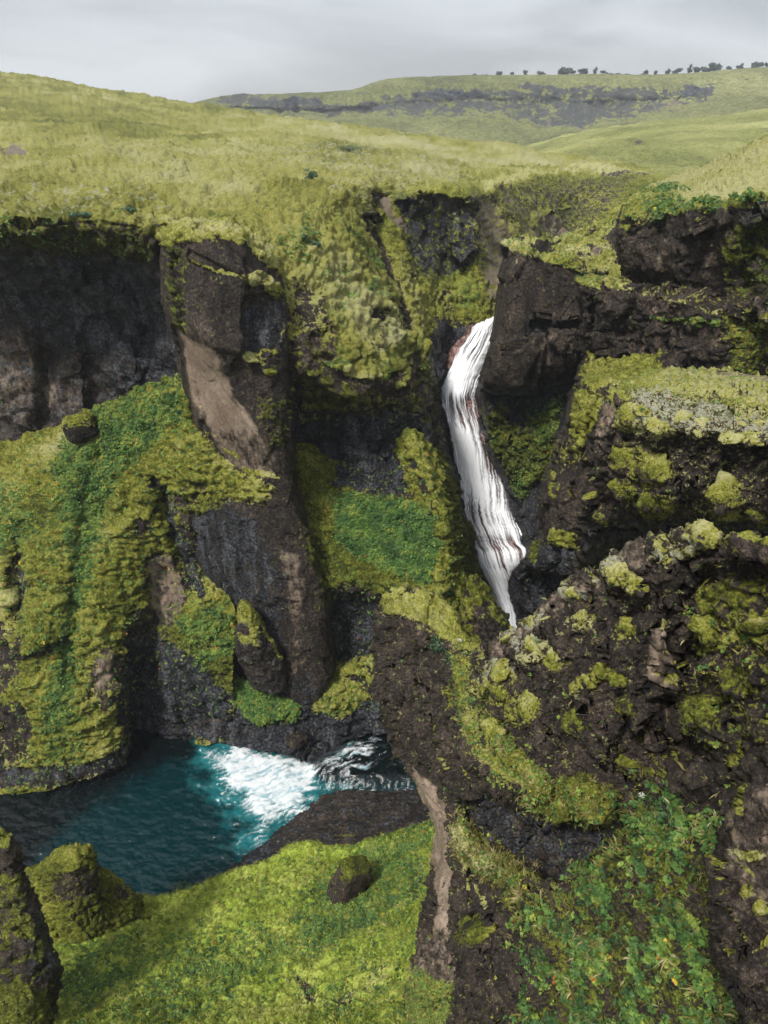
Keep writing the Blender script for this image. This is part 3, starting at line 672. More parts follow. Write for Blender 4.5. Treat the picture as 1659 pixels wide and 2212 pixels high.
# ------------------------------------------------------------------ moss aprons at the foot of the left cliff
M_apron = mass('moss_slope_terrain', [
    [(-200, 945, 98), (0, 940, 97), (90, 930, 96), (190, 890, 95), (290, 848, 92), (395, 824, 88), (432, 900, 85), (575, 1032, 81)],
    [(-200, 1000, 90), (0, 990, 90), (90, 960, 89.5), (190, 920, 88.5), (290, 880, 86.5), (390, 870, 83.5), (432, 945, 81), (565, 1060, 78)],
    [(-200, 1100, 84), (0, 1090, 83), (80, 1060, 83), (180, 1040, 82), (270, 1020, 82), (365, 1010, 80.5), (425, 1040, 78.7), (490, 1080, 78.5)],
    [(-200, 1200, 79), (0, 1200, 78), (80, 1180, 77), (170, 1180, 77), (260, 1180, 78), (345, 1180, 79.5), (400, 1200, 79), (440, 1220, 80)],
    [(-200, 1300, 75), (0, 1300, 74), (80, 1300, 73), (160, 1300, 73), (250, 1310, 74.3), (340, 1310, 76.8), (430, 1300, 75.6), (505, 1310, 75.5)],
    [(-200, 1420, 70.5), (0, 1420, 70), (80, 1420, 69.5), (160, 1430, 69.5), (245, 1430, 71.3), (305, 1415, 76.5), (400, 1410, 73.8), (505, 1420, 72.3)],
    [(-200, 1540, 67), (0, 1540, 66.5), (90, 1540, 66), (180, 1540, 66.3), (258, 1540, 68.3), (292, 1520, 75), (390, 1500, 73), (505, 1500, 71.5)],
    [(-200, 1640, 64.5), (0, 1640, 64), (90, 1630, 64), (180, 1625, 64.5), (250, 1610, 66.5), (288, 1590, 73), (390, 1570, 72.5), (505, 1560, 71)],
    [(-200, 1725, 61.5), (0, 1720, 61.5), (90, 1705, 61.8), (180, 1680, 63), (255, 1655, 65), (292, 1635, 71), (390, 1610, 71), (505, 1600, 70)],
], MAT_CLIFF, step=2.8, disp=[('fbm', 14, 1.2), ('fbm', 5, 0.6)], rock=[('facet', 2.2, 0.4), ('fbm', 0.9, 0.15)],
    lump=[((3.0, 3.0, 1.3), 0.6), ((1.1, 1.1, 0.6), 0.25)], slope=(-0.2, 0.25), hue=0.58, hue_var=0.4, moss_noise=4, warp=10,
    bumps=[([(180, 1000), (225, 960), (255, 1050), (190, 1250), (160, 1450), (130, 1450), (140, 1300), (165, 1150)], 1.0, 14),
           ([(330, 1040), (360, 1060), (420, 1250), (440, 1300), (410, 1290), (345, 1120)], 1.8, 12),
           ((360, 1290, 48, 70), 0.9, 16), ((40, 1250, 22, 90), 1.6, 12), ((70, 1380, 60, 30), -0.8, 14), ((235, 1460, 40, 60), -0.9, 14)],
    paint=[('leaf', 0.85, [(130, 960), (230, 880), (390, 830), (400, 900), (330, 960), (260, 1010), (240, 1130), (190, 1260), (160, 1420), (150, 1560), (100, 1560), (140, 1320), (150, 1160), (110, 1080)], 26),
           ('leaf', 0.2, [(60, 1100), (140, 1060), (150, 1200), (130, 1400), (50, 1480), (20, 1300)], 20),
           ('leaf', 0.15, [(230, 1060), (300, 1040), (300, 1200), (250, 1450), (170, 1400), (200, 1260)], 14),
           ('hue', 0.42, [(60, 1080), (150, 1060), (140, 1400), (50, 1480), (20, 1300)], 20),
           ('hue', 0.52, [(330, 900), (400, 880), (470, 1000), (570, 1040), (540, 1090), (430, 1060), (350, 1040)], 16),
           ('moss', 0.2, [(310, 1190), (370, 1200), (412, 1260), (410, 1340), (370, 1368), (320, 1340), (305, 1260)], 9),
           ('tan', 0.62, [(310, 1210), (370, 1200), (412, 1270), (405, 1340), (370, 1360), (325, 1330)], 9),
           ('moss', 0.1, [(350, 1060), (380, 1100), (430, 1240), (445, 1300), (410, 1270), (370, 1160)], 8), ('dark', 0.8, [(350, 1060), (380, 1100), (430, 1240), (445, 1300), (410, 1270), (370, 1160)], 8),
           ('moss', 0.15, (225, 1460, 28, 62, 15), 12), ('tan', 0.62, (225, 1455, 22, 52, 15), 9),
           ('moss', 0.1, (45, 1270, 18, 75), 12), ('dark', 0.7, (45, 1270, 20, 80), 12),
           ('leaf', 0.55, [(-200, 1080), (60, 1040), (60, 1130), (20, 1200), (-200, 1230)], 20), ('hue', 0.7, [(-200, 1080), (60, 1040), (40, 1200), (-200, 1300)], 20),
           ('moss', 0.12, [(280, 1380), (330, 1360), (420, 1400), (440, 1460), (500, 1500), (505, 1600), (280, 1620), (262, 1500)], 14),
           ('dark', 0.9, [(270, 1380), (420, 1380), (505, 1480), (505, 1620), (280, 1640), (255, 1560)], 14),
           ('leaf', 0.55, [(385, 1340), (500, 1290), (510, 1400), (430, 1430)], 16), ('moss', 0.8, [(385, 1330), (500, 1290), (510, 1400), (430, 1420)], 14),
           ('hue', 0.6, [(90, 1540), (170, 1540), (180, 1640), (100, 1650)], 20), ('leaf', 0.4, [(100, 1540), (170, 1540), (180, 1640), (100, 1650)], 16),
           ('moss', 0.25, [(-200, 1540), (60, 1500), (80, 1640), (-200, 1700)], 16), ('dark', 0.7, [(-200, 1640), (90, 1645), (180, 1630), (265, 1590), (265, 1660), (-200, 1740)], 12),
           ('moss', 0.1, [(-200, 1655), (90, 1655), (180, 1640), (265, 1600), (265, 1670), (-200, 1740)], 10),
           ('moss', 0.25, [(-200, 1350), (20, 1340), (50, 1440), (20, 1500), (-200, 1500)], 16),
           ])
tag(M_apron.o, 'steep moss slope with leafy strips at the foot of the left cliff', 'slope', kind='structure')

M_domeapron = mass('green_slope_terrain', [
    [(605, 965, 87), (660, 960, 86.5), (740, 1000, 87.5), (830, 960, 87), (880, 925, 85), (930, 960, 87), (955, 1000, 94)],
    [(615, 1050, 83.5), (670, 1040, 82.5), (740, 1065, 83.5), (830, 1068, 83.5), (895, 1010, 81), (955, 1040, 82.5), (980, 1080, 93)],
    [(640, 1150, 79.5), (690, 1150, 79.2), (760, 1140, 79.5), (850, 1140, 79.3), (930, 1110, 77), (978, 1130, 80.5), (1003, 1150, 93)],
    [(680, 1260, 76.5), (730, 1260, 76), (790, 1250, 75.7), (870, 1250, 75), (940, 1230, 74), (1000, 1220, 78), (1028, 1220, 92)],
    [(700, 1360, 77), (740, 1350, 76.5), (800, 1340, 75.5), (880, 1330, 72.5), (950, 1310, 71.5), (1010, 1300, 76), (1040, 1290, 90)],
    [(700, 1450, 76), (740, 1440, 75), (800, 1440, 73.5), (880, 1440, 71), (960, 1430, 70), (1030, 1400, 74), (1060, 1400, 88)],
    [(700, 1560, 74), (740, 1560, 71.5), (800, 1560, 71.5), (880, 1560, 70), (960, 1560, 69), (1040, 1540, 72), (1070, 1520, 84)],
], MAT_CLIFF, step=2.8, disp=[('fbm', 12, 0.9), ('fbm', 4, 0.4)], rock=[('ridged', 2.5, 0.4), ('fbm', 0.9, 0.2)],
    lump=[((1.8, 1.8, 1.3), 0.38), ((0.8, 0.8, 0.6), 0.16)], slope=(-0.15, 0.3), hue=0.5, hue_var=0.35, moss_noise=4, warp=10,
    bumps=[([(870, 930), (905, 940), (960, 1030), (975, 1150), (980, 1280), (940, 1280), (945, 1160), (915, 1050)], -1.3, 10),
           ([(715, 1290), (780, 1280), (830, 1330), (830, 1420), (730, 1430)], 2.5, 14)],
    paint=[('leaf', 1.0, [(720, 1085), (770, 1068), (860, 1070), (930, 1100), (948, 1170), (930, 1260), (860, 1240), (790, 1215), (730, 1170)], 14),
           ('hue', 0.62, [(870, 930), (905, 940), (960, 1030), (975, 1150), (980, 1280), (930, 1280), (945, 1160), (915, 1050)], 9),
           ('leaf', 0.0, [(900, 1000), (960, 1030), (980, 1280), (945, 1280), (950, 1160)], 5),
           ('moss', 0.1, [(730, 1000), (840, 960), (880, 1010), (900, 1070), (840, 1066), (740, 1060), (715, 1040)], 12), ('dark', 0.9, [(720, 1000), (840, 960), (880, 1010), (900, 1070), (840, 1066), (740, 1060), (715, 1040)], 12),
           ('moss', 0.05, [(710, 1300), (780, 1285), (835, 1320), (830, 1420), (730, 1430)], 14), ('dark', 0.9, [(700, 1290), (780, 1275), (835, 1310), (830, 1430), (720, 1440)], 14),
           ('hue', 0.3, [(640, 1180), (720, 1190), (900, 1260), (900, 1330), (700, 1300)], 24),
           ('hue', 0.5, [(655, 1480), (700, 1440), (800, 1430), (810, 1500), (740, 1545), (670, 1530)], 12),
           ('dark', 0.9, [(700, 1540), (830, 1500), (900, 1480), (900, 1600), (690, 1600)], 12), ('moss', 0.0, [(700, 1548), (830, 1510), (900, 1480), (900, 1600), (690, 1600)], 10),
           ('moss', 0.25, [(740, 1460), (790, 1460), (780, 1490), (745, 1490)], 6)])
tag(M_domeapron.o, 'steep green slope with a leafy patch below the moss dome', 'slope', kind='structure')

M_bank = mass('river_bank_terrain', [
    [(285, 1450, 80), (400, 1450, 77), (500, 1450, 74.5), (600, 1470, 73.5), (680, 1440, 76), (760, 1425, 77), (850, 1405, 78), (1000, 1380, 86)],
    [(285, 1515, 76), (400, 1505, 73.3), (500, 1495, 72), (600, 1525, 70.5), (670, 1505, 71.5), (760, 1475, 73), (850, 1455, 75), (1000, 1420, 84)],
    [(285, 1580, 73), (400, 1562, 72.2), (500, 1558, 70.8), (600, 1578, 68.5), (660, 1562, 69.3), (760, 1532, 71.5), (850, 1512, 73), (1000, 1480, 80)],
    [(285, 1635, 71), (400, 1606, 70.6), (500, 1615, 68.5), (600, 1622, 67), (665, 1640, 65.5), (760, 1595, 69.5), (850, 1575, 71), (1000, 1540, 76)],
], MAT_CLIFF, step=2.6, disp=[('facet', (5, 5, 4), 1.4), ('fbm', 4, 0.4)], rock=[('facet', (1.8, 1.8, 1.2), 0.3), ('fbm', 0.7, 0.08)],
    lump=[((1.2, 1.2, 0.9), 0.3), ((0.6, 0.6, 0.5), 0.15)], base={'moss': 0.0, 'dark': 0.95}, hue=0.5, moss_noise=3, warp=10,
    bumps=[([(595, 1580), (640, 1575), (690, 1600), (670, 1640), (620, 1610)], -1.0, 8)],
    paint=[('moss', 0.95, [(480, 1450), (520, 1460), (590, 1500), (650, 1520), (640, 1550), (570, 1565), (510, 1530), (470, 1490)], 8),
           ('leaf', 0.8, [(480, 1450), (520, 1460), (590, 1500), (650, 1520), (640, 1550), (570, 1565), (510, 1530)], 10),
           ('moss', 0.95, [(655, 1490), (700, 1440), (800, 1425), (810, 1500), (740, 1545), (670, 1530)], 8), ('hue', 0.55, (730, 1490, 90, 60), 20),
           ('moss', 0.7, [(420, 1440), (480, 1440), (480, 1500), (440, 1490)], 8),
           ('dark', 0.6, (430, 1575, 120, 22), 10)])
tag(M_bank.o, 'dark wet rocks along the far bank of the river', 'river bank', kind='structure')

CUSH_FIN = [(1257, 1341, 17, .7, 1), (1150, 1401, 27, .85, 1), (1200, 1436, 24, .6, 1.3), (1125, 1531, 34, .65, 1.1), (1250, 1556, 29, .45, 1), (1270, 1476, 17, .6, 1), (1302, 1452, 18, .5, 1),
        (1337, 1463, 20, .4, 1), (1355, 1361, 26, .55, .7), (1350, 1521, 22, .3, 1), (1550, 1362, 46, .45, .8), (1515, 1303, 22, .35, 1), (1570, 1280, 40, .35, .7), (1525, 1540, 32, .3, 1), (1150, 1345, 20, .8, .7),
        (1240, 1284, 19, .85, .7), (1345, 1240, 30, .9, .8), (1375, 1262, 26, .8, .8), (1518, 1160, 32, .8, .8), (1475, 1184, 20, .8, .8), (1482, 1196, 15, .75, .8), (1075, 1446, 28, .75, 1), (1045, 1478, 24, .7, 1), (1070, 1492, 22, .6, 1),
        (1100, 1376, 18, .9, .8), (1180, 1336, 13, .85, .8), (1035, 1545, 22, .6, 1.2), (1060, 1590, 26, .5, 1.2), (1110, 1630, 24, .55, 1.1), (1640, 1350, 34, .4, 1), (1590, 1470, 30, .35, 1), (1030, 2000, 30, .2, 1.2), (1440, 1205, 15, .8, 1)]
CUSH_LEDGE = [(1360, 993, 40, .6, .8), (1345, 1058, 26, .5, .8), (1405, 1018, 36, .6, .9), (1420, 1088, 36, .55, .8), (1570, 1073, 34, .7, 1.1), (1370, 905, 30, .8, .8), (1430, 915, 28, .9, .8),
        (1480, 905, 20, .95, .8), (1520, 925, 24, 1., .8), (1580, 935, 28, 1., .8), (1630, 940, 26, 1., .8), (1600, 910, 18, .95, .8), (1395, 885, 22, .85, .8), (1640, 915, 18, .9, .8), (1345, 880, 16, .7, .8), (1300, 1115, 16, .6, 1), (1640, 1110, 20, .5, 1)]
def cush_paint(lst):
    out = []
    for x, y, r, h_, st_ in lst:
        out += [('moss', 0.62, (x, y + 0.2 * r, r * 1.2, r * 1.05 * st_), 6), ('hue', h_, (x, y + 0.3 * r, r * 1.6, r * 1.6), 8)]
    return out
# ------------------------------------------------------------------ rocks on the right side of the gorge
M_block = mass('rock_block', [
    [(1335, 470, 128), (1342, 466, 122), (1346, 465, 112), (1350, 470, 104), (1360, 480, 100), (1380, 490, 98)],
    [(1200, 530, 128), (1210, 520, 120), (1240, 525, 113), (1290, 530, 106), (1330, 545, 101), (1350, 560, 98)],
    [(1096, 532, 118), (1106, 524, 108), (1150, 545, 103), (1205, 562, 100.5), (1262, 580, 99), (1310, 595, 97.5)],
    [(1094, 560, 116), (1100, 562, 104.5), (1150, 572, 101), (1205, 585, 99.3), (1258, 596, 98.3), (1290, 610, 97.5)],
    [(1080, 640, 115), (1086, 645, 103), (1145, 655, 99.5), (1205, 665, 98.3), (1256, 670, 97.6), (1290, 680, 97.5)],
    [(1068, 715, 115), (1074, 718, 102), (1140, 715, 98.8), (1195, 700, 97.8), (1256, 700, 97.2), (1290, 720, 97)],
    [(1054, 780, 115), (1061, 782, 102.3), (1130, 785, 99.3), (1190, 785, 99), (1254, 785, 98.5), (1280, 790, 98)],
    [(1042, 828, 115), (1050, 826, 103.5), (1118, 836, 101), (1188, 832, 101.5), (1244, 828, 101), (1270, 840, 100)],
    [(1036, 868, 114), (1044, 864, 107), (1118, 866, 105.5), (1188, 864, 104.5), (1240, 860, 103.5), (1270, 870, 102)],
    [(1066, 1000, 112), (1076, 1000, 108.5), (1120, 1000, 105.5), (1180, 1000, 104), (1230, 990, 102.5), (1270, 990, 101)],
    [(1135, 1160, 108), (1145, 1160, 104.5), (1165, 1160, 103), (1180, 1150, 101.5), (1230, 1150, 100.5), (1270, 1150, 100)],
    [(1090, 1340, 102), (1110, 1340, 100), (1150, 1340, 99), (1180, 1340, 98.5), (1230, 1340, 98), (1270, 1340, 98)],
], MAT_CLIFF, step=2.6, disp=[('fbm', 16, 0.6), ('facet', (6.5, 6.5, 9), 1.3)], rock=[('facet', (2.6, 2.6, 4), 0.16), ('fbm', 1.0, 0.05)],
    lump=[((1.9, 2.4, 1.6), 0.55), ((0.8, 0.8, 0.7), 0.2)], slope=(0.5, 0.8), hue=0.75, hue_var=0.4, moss_noise=3, warp=8,
    bumps=[([(1145, 698), (1255, 690), (1256, 715), (1150, 722)], 2.2, 4), ([(1060, 740), (1150, 725), (1160, 760), (1130, 830), (1055, 825)], -0.6, 6),
           ([(1190, 730), (1215, 725), (1225, 800), (1200, 820), (1180, 790)], -0.9, 5), ([(1228, 720), (1250, 715), (1250, 790), (1235, 800)], -0.8, 4)],
    paint=[('moss', 0.0, [(1096, 560), (1200, 588), (1290, 610), (1290, 880), (1030, 880), (1060, 700)], 8),
           ('tan', 0.34, [(1150, 725), (1250, 715), (1250, 800), (1190, 825), (1160, 800)], 10),
           ('dark', 0.9, [(1040, 835), (1250, 830), (1250, 1200), (1030, 1200)], 10), ('dark', 0.7, [(1145, 696), (1255, 690), (1255, 712), (1150, 720)], 5),
           ('moss', 0.85, [(1045, 880), (1090, 870), (1150, 900), (1210, 850), (1215, 920), (1190, 1010), (1130, 1085), (1085, 1010), (1060, 940)], 12),
           ('moss', 0.25, [(1080, 860), (1140, 870), (1150, 930), (1100, 920)], 10),
           ('hue', 0.3, [(1040, 860), (1220, 850), (1220, 1100), (1040, 1100)], 12), ('leaf', 0.5, [(1130, 880), (1210, 850), (1215, 930), (1150, 960)], 14), ('leaf', 0.5, (1130, 1040, 25, 40), 12),
           ('moss', 0.0, [(1090, 1120), (1280, 1120), (1280, 1340), (1090, 1340)], 12),
           ('scree', 0.6, (1290, 545, 50, 18, -20), 8), ('moss', 0.35, (1290, 545, 50, 16, -20), 6)])
tag(M_block.o, 'dark square rock block right of the waterfall with a mossy top', 'rock')

M_wall = mass('cliff_wall', beyond([
    [(1400, 400, 190), (1430, 392, 175), (1474, 374, 160), (1530, 355, 145), (1590, 326, 130), (1660, 296, 120), (1820, 235, 110)],
    [(1385, 418, 135), (1415, 405, 125), (1470, 392, 114), (1540, 375, 104), (1590, 365, 98), (1660, 352, 92), (1820, 330, 85)],
    [(1362, 440, 104), (1372, 425, 96), (1440, 432, 87), (1500, 432, 81), (1560, 432, 76), (1660, 432, 71), (1820, 432, 64)],
    [(1346, 476, 100), (1340, 478, 89), (1420, 462, 82), (1490, 456, 77), (1560, 460, 72), (1660, 462, 67.5), (1820, 470, 61)],
    [(1346, 500, 100), (1336, 510, 88.5), (1420, 495, 81.5), (1490, 495, 76.5), (1560, 500, 72), (1660, 505, 67.5), (1820, 510, 61)],
    [(1350, 560, 100), (1345, 565, 88), (1425, 570, 81), (1490, 575, 76.5), (1560, 580, 72), (1660, 585, 67), (1820, 590, 60.5)],
    [(1345, 606, 100), (1352, 606, 88.5), (1430, 616, 82), (1490, 626, 77), (1560, 640, 72.5), (1660, 650, 66.5), (1820, 650, 60)],
    [(1262, 606, 102), (1248, 610, 90), (1340, 625, 80.5), (1430, 640, 75.5), (1520, 665, 71), (1640, 690, 65), (1820, 700, 58)],
    [(1268, 680, 102), (1262, 680, 89), (1330, 680, 79.8), (1430, 690, 75), (1510, 705, 70.5), (1620, 730, 65), (1820, 750, 58)],
    [(1262, 760, 102), (1270, 762, 88.5), (1320, 770, 80), (1420, 790, 75), (1500, 800, 71), (1600, 810, 65.5), (1820, 820, 58)],
    [(1232, 850, 101), (1245, 850, 88), (1300, 850, 80), (1420, 870, 76), (1500, 870, 72), (1590, 880, 67), (1820, 880, 60)],
    [(1195, 980, 100), (1212, 980, 88), (1280, 980, 81), (1420, 980, 77), (1500, 980, 74), (1590, 980, 70), (1820, 980, 60)],
    [(1160, 1150, 98), (1180, 1150, 88), (1260, 1150, 82), (1420, 1150, 77), (1500, 1150, 74), (1590, 1150, 70), (1820, 1150, 60)],
    [(1120, 1350, 92), (1150, 1350, 85), (1260, 1350, 80), (1420, 1350, 76), (1500, 1350, 73), (1590, 1350, 70), (1820, 1350, 60)],
]), MAT_CLIFF, step=3.2, disp=[('fbm', 16, 0.9), ('facet', (7, 7, 5.5), 1.5), ('fbm', 4, 0.2)], rock=[('facet', (2.4, 2.4, 2.0), 0.38), ('facet', (0.9, 0.9, 0.8), 0.12), ('fbm', 0.7, 0.08)],
    lump=[((1.8, 1.8, 1.3), 0.4), ((0.7, 0.7, 0.6), 0.16)], slope=(0.42, 0.75), hue=0.6, hue_var=0.4, moss_noise=3, warp=10,
    bumps=[([(1275, 640), (1296, 650), (1300, 790), (1278, 790)], 2.0, 5), ([(1445, 660), (1460, 660), (1450, 790), (1440, 790)], 0.7, 4),
           ([(1600, 480), (1660, 470), (1660, 640), (1590, 640)], 1.2, 10), ([(1575, 680), (1620, 700), (1600, 800), (1565, 800)], 1.5, 8),
           ((1650, 660, 32, 60), -3.0, 14)], calm=(76, 100), calm_above=(425, 462),
    paint=[('hue', 0.92, [(1400, 400), (1660, 290), (1820, 230), (1820, 420), (1600, 440), (1480, 430), (1400, 420)], 14),
           ('leaf', 0.75, [(1400, 440), (1480, 425), (1570, 430), (1560, 460), (1480, 452), (1400, 470)], 8),
           ('leaf', 0.7, [(1390, 420), (1450, 400), (1500, 405), (1430, 425)], 8),
           ('moss', 0.05, [(1345, 490), (1480, 470), (1590, 485), (1590, 620), (1480, 620), (1350, 595)], 10),
           ('moss', 0.6, [(1590, 470), (1820, 470), (1820, 640), (1600, 640), (1560, 560)], 16), ('hue', 0.22, [(1560, 450), (1820, 450), (1820, 700), (1560, 640)], 20),
           ('dark', 0.75, [(1590, 455), (1820, 455), (1820, 620), (1600, 600)], 14),
           ('moss', 0.3, [(1345, 596), (1480, 612), (1600, 640), (1660, 650), (1660, 700), (1520, 668), (1400, 640), (1340, 628)], 10),
           ('moss', 0.05, [(1290, 645), (1430, 660), (1500, 690), (1570, 720), (1570, 800), (1290, 800)], 8),
           ('leaf', 0.6, [(1400, 680), (1500, 682), (1570, 690), (1560, 710), (1480, 698)], 6), ('moss', 0.9, [(1395, 683), (1500, 683), (1570, 692), (1560, 704), (1480, 696)], 5),
           ('tan', 0.42, [(1390, 650), (1470, 660), (1470, 690), (1400, 682)], 8), ('tan', 0.5, [(1380, 730), (1396, 730), (1402, 800), (1378, 800)], 6),
           ('tan', 0.38, [(1400, 520), (1470, 510), (1480, 590), (1410, 580)], 14),
           ('moss', 0.6, [(1570, 690), (1660, 700), (1660, 820), (1580, 800)], 14), ('hue', 0.5, [(1570, 690), (1660, 700), (1660, 820), (1580, 800)], 14),
           ('tan', 0.4, (1645, 650, 28, 40), 10), ('moss', 0.2, (1645, 655, 26, 40), 10),
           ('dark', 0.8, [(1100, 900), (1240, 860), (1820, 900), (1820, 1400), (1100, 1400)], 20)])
tag(M_wall.o, 'tall brown cliff wall with grassy ledges under a pale hill', 'cliff')

M_buttress = mass('rock_buttress', [
    [(1262, 790, 92), (1268, 785, 82), (1295, 780, 76), (1350, 780, 72), (1430, 780, 70)],
    [(1250, 850, 82), (1252, 842, 69.5), (1285, 850, 65), (1340, 850, 62.5), (1430, 850, 61)],
    [(1218, 940, 82), (1222, 935, 68), (1260, 940, 63.5), (1330, 950, 61.5), (1430, 950, 60)],
    [(1193, 1010, 82), (1198, 1005, 67), (1240, 1010, 63), (1320, 1020, 60.5), (1430, 1020, 59)],
    [(1168, 1090, 82), (1175, 1080, 67), (1220, 1090, 62.5), (1310, 1100, 59.5), (1430, 1100, 58)],
    [(1166, 1175, 82), (1172, 1170, 67.5), (1200, 1170, 62.5), (1300, 1180, 59.5), (1430, 1180, 58)],
    [(1116, 1242, 82), (1120, 1236, 70.5), (1160, 1222, 64), (1250, 1225, 60.5), (1400, 1240, 58)],
    [(1118, 1290, 80), (1124, 1286, 70), (1145, 1285, 66), (1250, 1280, 61.5), (1400, 1290, 58)],
    [(1130, 1400, 78), (1140, 1400, 71), (1165, 1400, 67), (1250, 1400, 62), (1400, 1400, 58)],
], MAT_CLIFF, step=2.6, disp=[('fbm', 9, 0.7), ('facet', (5, 5, 6), 0.8), ('fbm', 3, 0.2)], rock=[('facet', (1.9, 1.9, 2.2), 0.32), ('fbm', 0.6, 0.08)],
    lump=[((1.3, 1.3, 1.0), 0.38), ((0.6, 0.6, 0.5), 0.14)], slope=(0.35, 0.7), hue=0.52, hue_var=0.35, moss_noise=2.5, warp=9,
    bumps=[([(1100, 1245), (1180, 1240), (1240, 1270), (1220, 1340), (1110, 1340)], 3.0, 12), ([(1140, 1195), (1180, 1180), (1200, 1220), (1120, 1235)], -0.8, 6)],
    paint=[('moss', 0.85, [(1255, 840), (1295, 860), (1290, 900), (1262, 960), (1240, 970), (1240, 900)], 8), ('moss', 0.55, [(1195, 960), (1260, 960), (1250, 1010), (1200, 1010)], 12),
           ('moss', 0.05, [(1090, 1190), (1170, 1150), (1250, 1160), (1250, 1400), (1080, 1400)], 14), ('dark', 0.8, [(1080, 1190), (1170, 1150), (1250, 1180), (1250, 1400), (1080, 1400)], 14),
           ('moss', 0.7, [(1150, 1200), (1175, 1165), (1185, 1170), (1160, 1215)], 5), ('hue', 0.45, [(1150, 1200), (1175, 1165), (1185, 1170), (1160, 1215)], 5),
           ('moss', 0.8, [(1190, 1140), (1250, 1150), (1370, 1180), (1370, 1200), (1290, 1205), (1200, 1175)], 8), ('hue', 0.55, [(1190, 1140), (1370, 1180), (1370, 1200), (1200, 1175)], 8),
           ('tan', 0.7, [(1252, 1225), (1290, 1215), (1300, 1240), (1262, 1270)], 6),
           ('tan', 0.6, [(1290, 1060), (1305, 1060), (1300, 1110), (1280, 1115)], 5)])
tag(M_buttress.o, 'dark mossy rock buttress at the right foot of the waterfall', 'rock')

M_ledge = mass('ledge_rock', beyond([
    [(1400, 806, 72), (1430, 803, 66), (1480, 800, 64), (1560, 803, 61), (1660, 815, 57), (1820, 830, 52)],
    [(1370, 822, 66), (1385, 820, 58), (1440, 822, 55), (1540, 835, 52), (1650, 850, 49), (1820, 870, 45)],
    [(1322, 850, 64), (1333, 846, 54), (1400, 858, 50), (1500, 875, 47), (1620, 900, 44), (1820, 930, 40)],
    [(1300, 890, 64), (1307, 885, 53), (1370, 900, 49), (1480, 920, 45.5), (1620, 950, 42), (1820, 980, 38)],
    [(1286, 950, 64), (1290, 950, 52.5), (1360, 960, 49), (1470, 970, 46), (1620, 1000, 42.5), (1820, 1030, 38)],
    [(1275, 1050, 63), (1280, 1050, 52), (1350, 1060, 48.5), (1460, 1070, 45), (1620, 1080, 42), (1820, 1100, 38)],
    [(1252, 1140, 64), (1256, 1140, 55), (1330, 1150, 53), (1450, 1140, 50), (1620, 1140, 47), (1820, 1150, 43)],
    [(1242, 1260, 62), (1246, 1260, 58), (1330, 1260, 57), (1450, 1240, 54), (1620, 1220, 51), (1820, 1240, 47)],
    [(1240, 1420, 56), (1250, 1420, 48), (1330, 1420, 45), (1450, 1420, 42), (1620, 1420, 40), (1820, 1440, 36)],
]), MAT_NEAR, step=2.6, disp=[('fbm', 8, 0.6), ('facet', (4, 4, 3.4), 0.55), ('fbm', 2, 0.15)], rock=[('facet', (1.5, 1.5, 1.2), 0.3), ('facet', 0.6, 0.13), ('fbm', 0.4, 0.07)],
    lump=[((0.9, 0.9, 0.7), 0.25), ((0.35, 0.35, 0.3), 0.08)], slope=(0.42, 0.72), hue=0.7, hue_var=0.35, moss_noise=1.6, warp=9, calm_above=(815, 870),
    bumps=[([(1340, 850), (1470, 890), (1560, 900), (1660, 920), (1660, 960), (1540, 945), (1440, 935), (1340, 900)], -0.8, 8)],
    paint=[('lichen', 0.3, [(1380, 815), (1480, 798), (1820, 830), (1820, 900), (1480, 850)], 8), ('hue', 0.8, [(1380, 815), (1480, 798), (1660, 812), (1820, 830), (1820, 900), (1640, 860), (1480, 850), (1400, 850)], 8),
           ('scree', 0.8, [(1480, 798), (1620, 806), (1700, 815), (1700, 835), (1560, 815), (1480, 808)], 5), ('moss', 0.3, [(1500, 798), (1620, 806), (1700, 815), (1700, 830), (1560, 813)], 5),
           ('moss', 0.6, [(1340, 845), (1470, 850), (1660, 875), (1660, 955), (1540, 945), (1440, 935), (1350, 900)], 9), ('hue', 0.45, [(1340, 845), (1470, 860), (1660, 890), (1660, 955), (1350, 900)], 9), ('lichen', 0.6, [(1360, 836), (1440, 846), (1560, 885), (1680, 905), (1680, 960), (1560, 945), (1440, 925), (1350, 900)], 8),
           ('tan', 0.55, [(1300, 880), (1330, 860), (1340, 900), (1310, 960), (1290, 960)], 8),
           ('moss', 0.26, [(1340, 920), (1660, 970), (1660, 1130), (1480, 1140), (1430, 1000), (1330, 980)], 16),
           ('dark', 0.7, [(1250, 1120), (1400, 1110), (1660, 1090), (1820, 1100), (1820, 1420), (1240, 1420)], 22)] + cush_paint(CUSH_LEDGE))  # lower face painted darker, standing in for the shadow behind the fin crest
tag(M_ledge.o, 'brown rock with a flat grassy top ledge below the right cliff wall', 'rock')

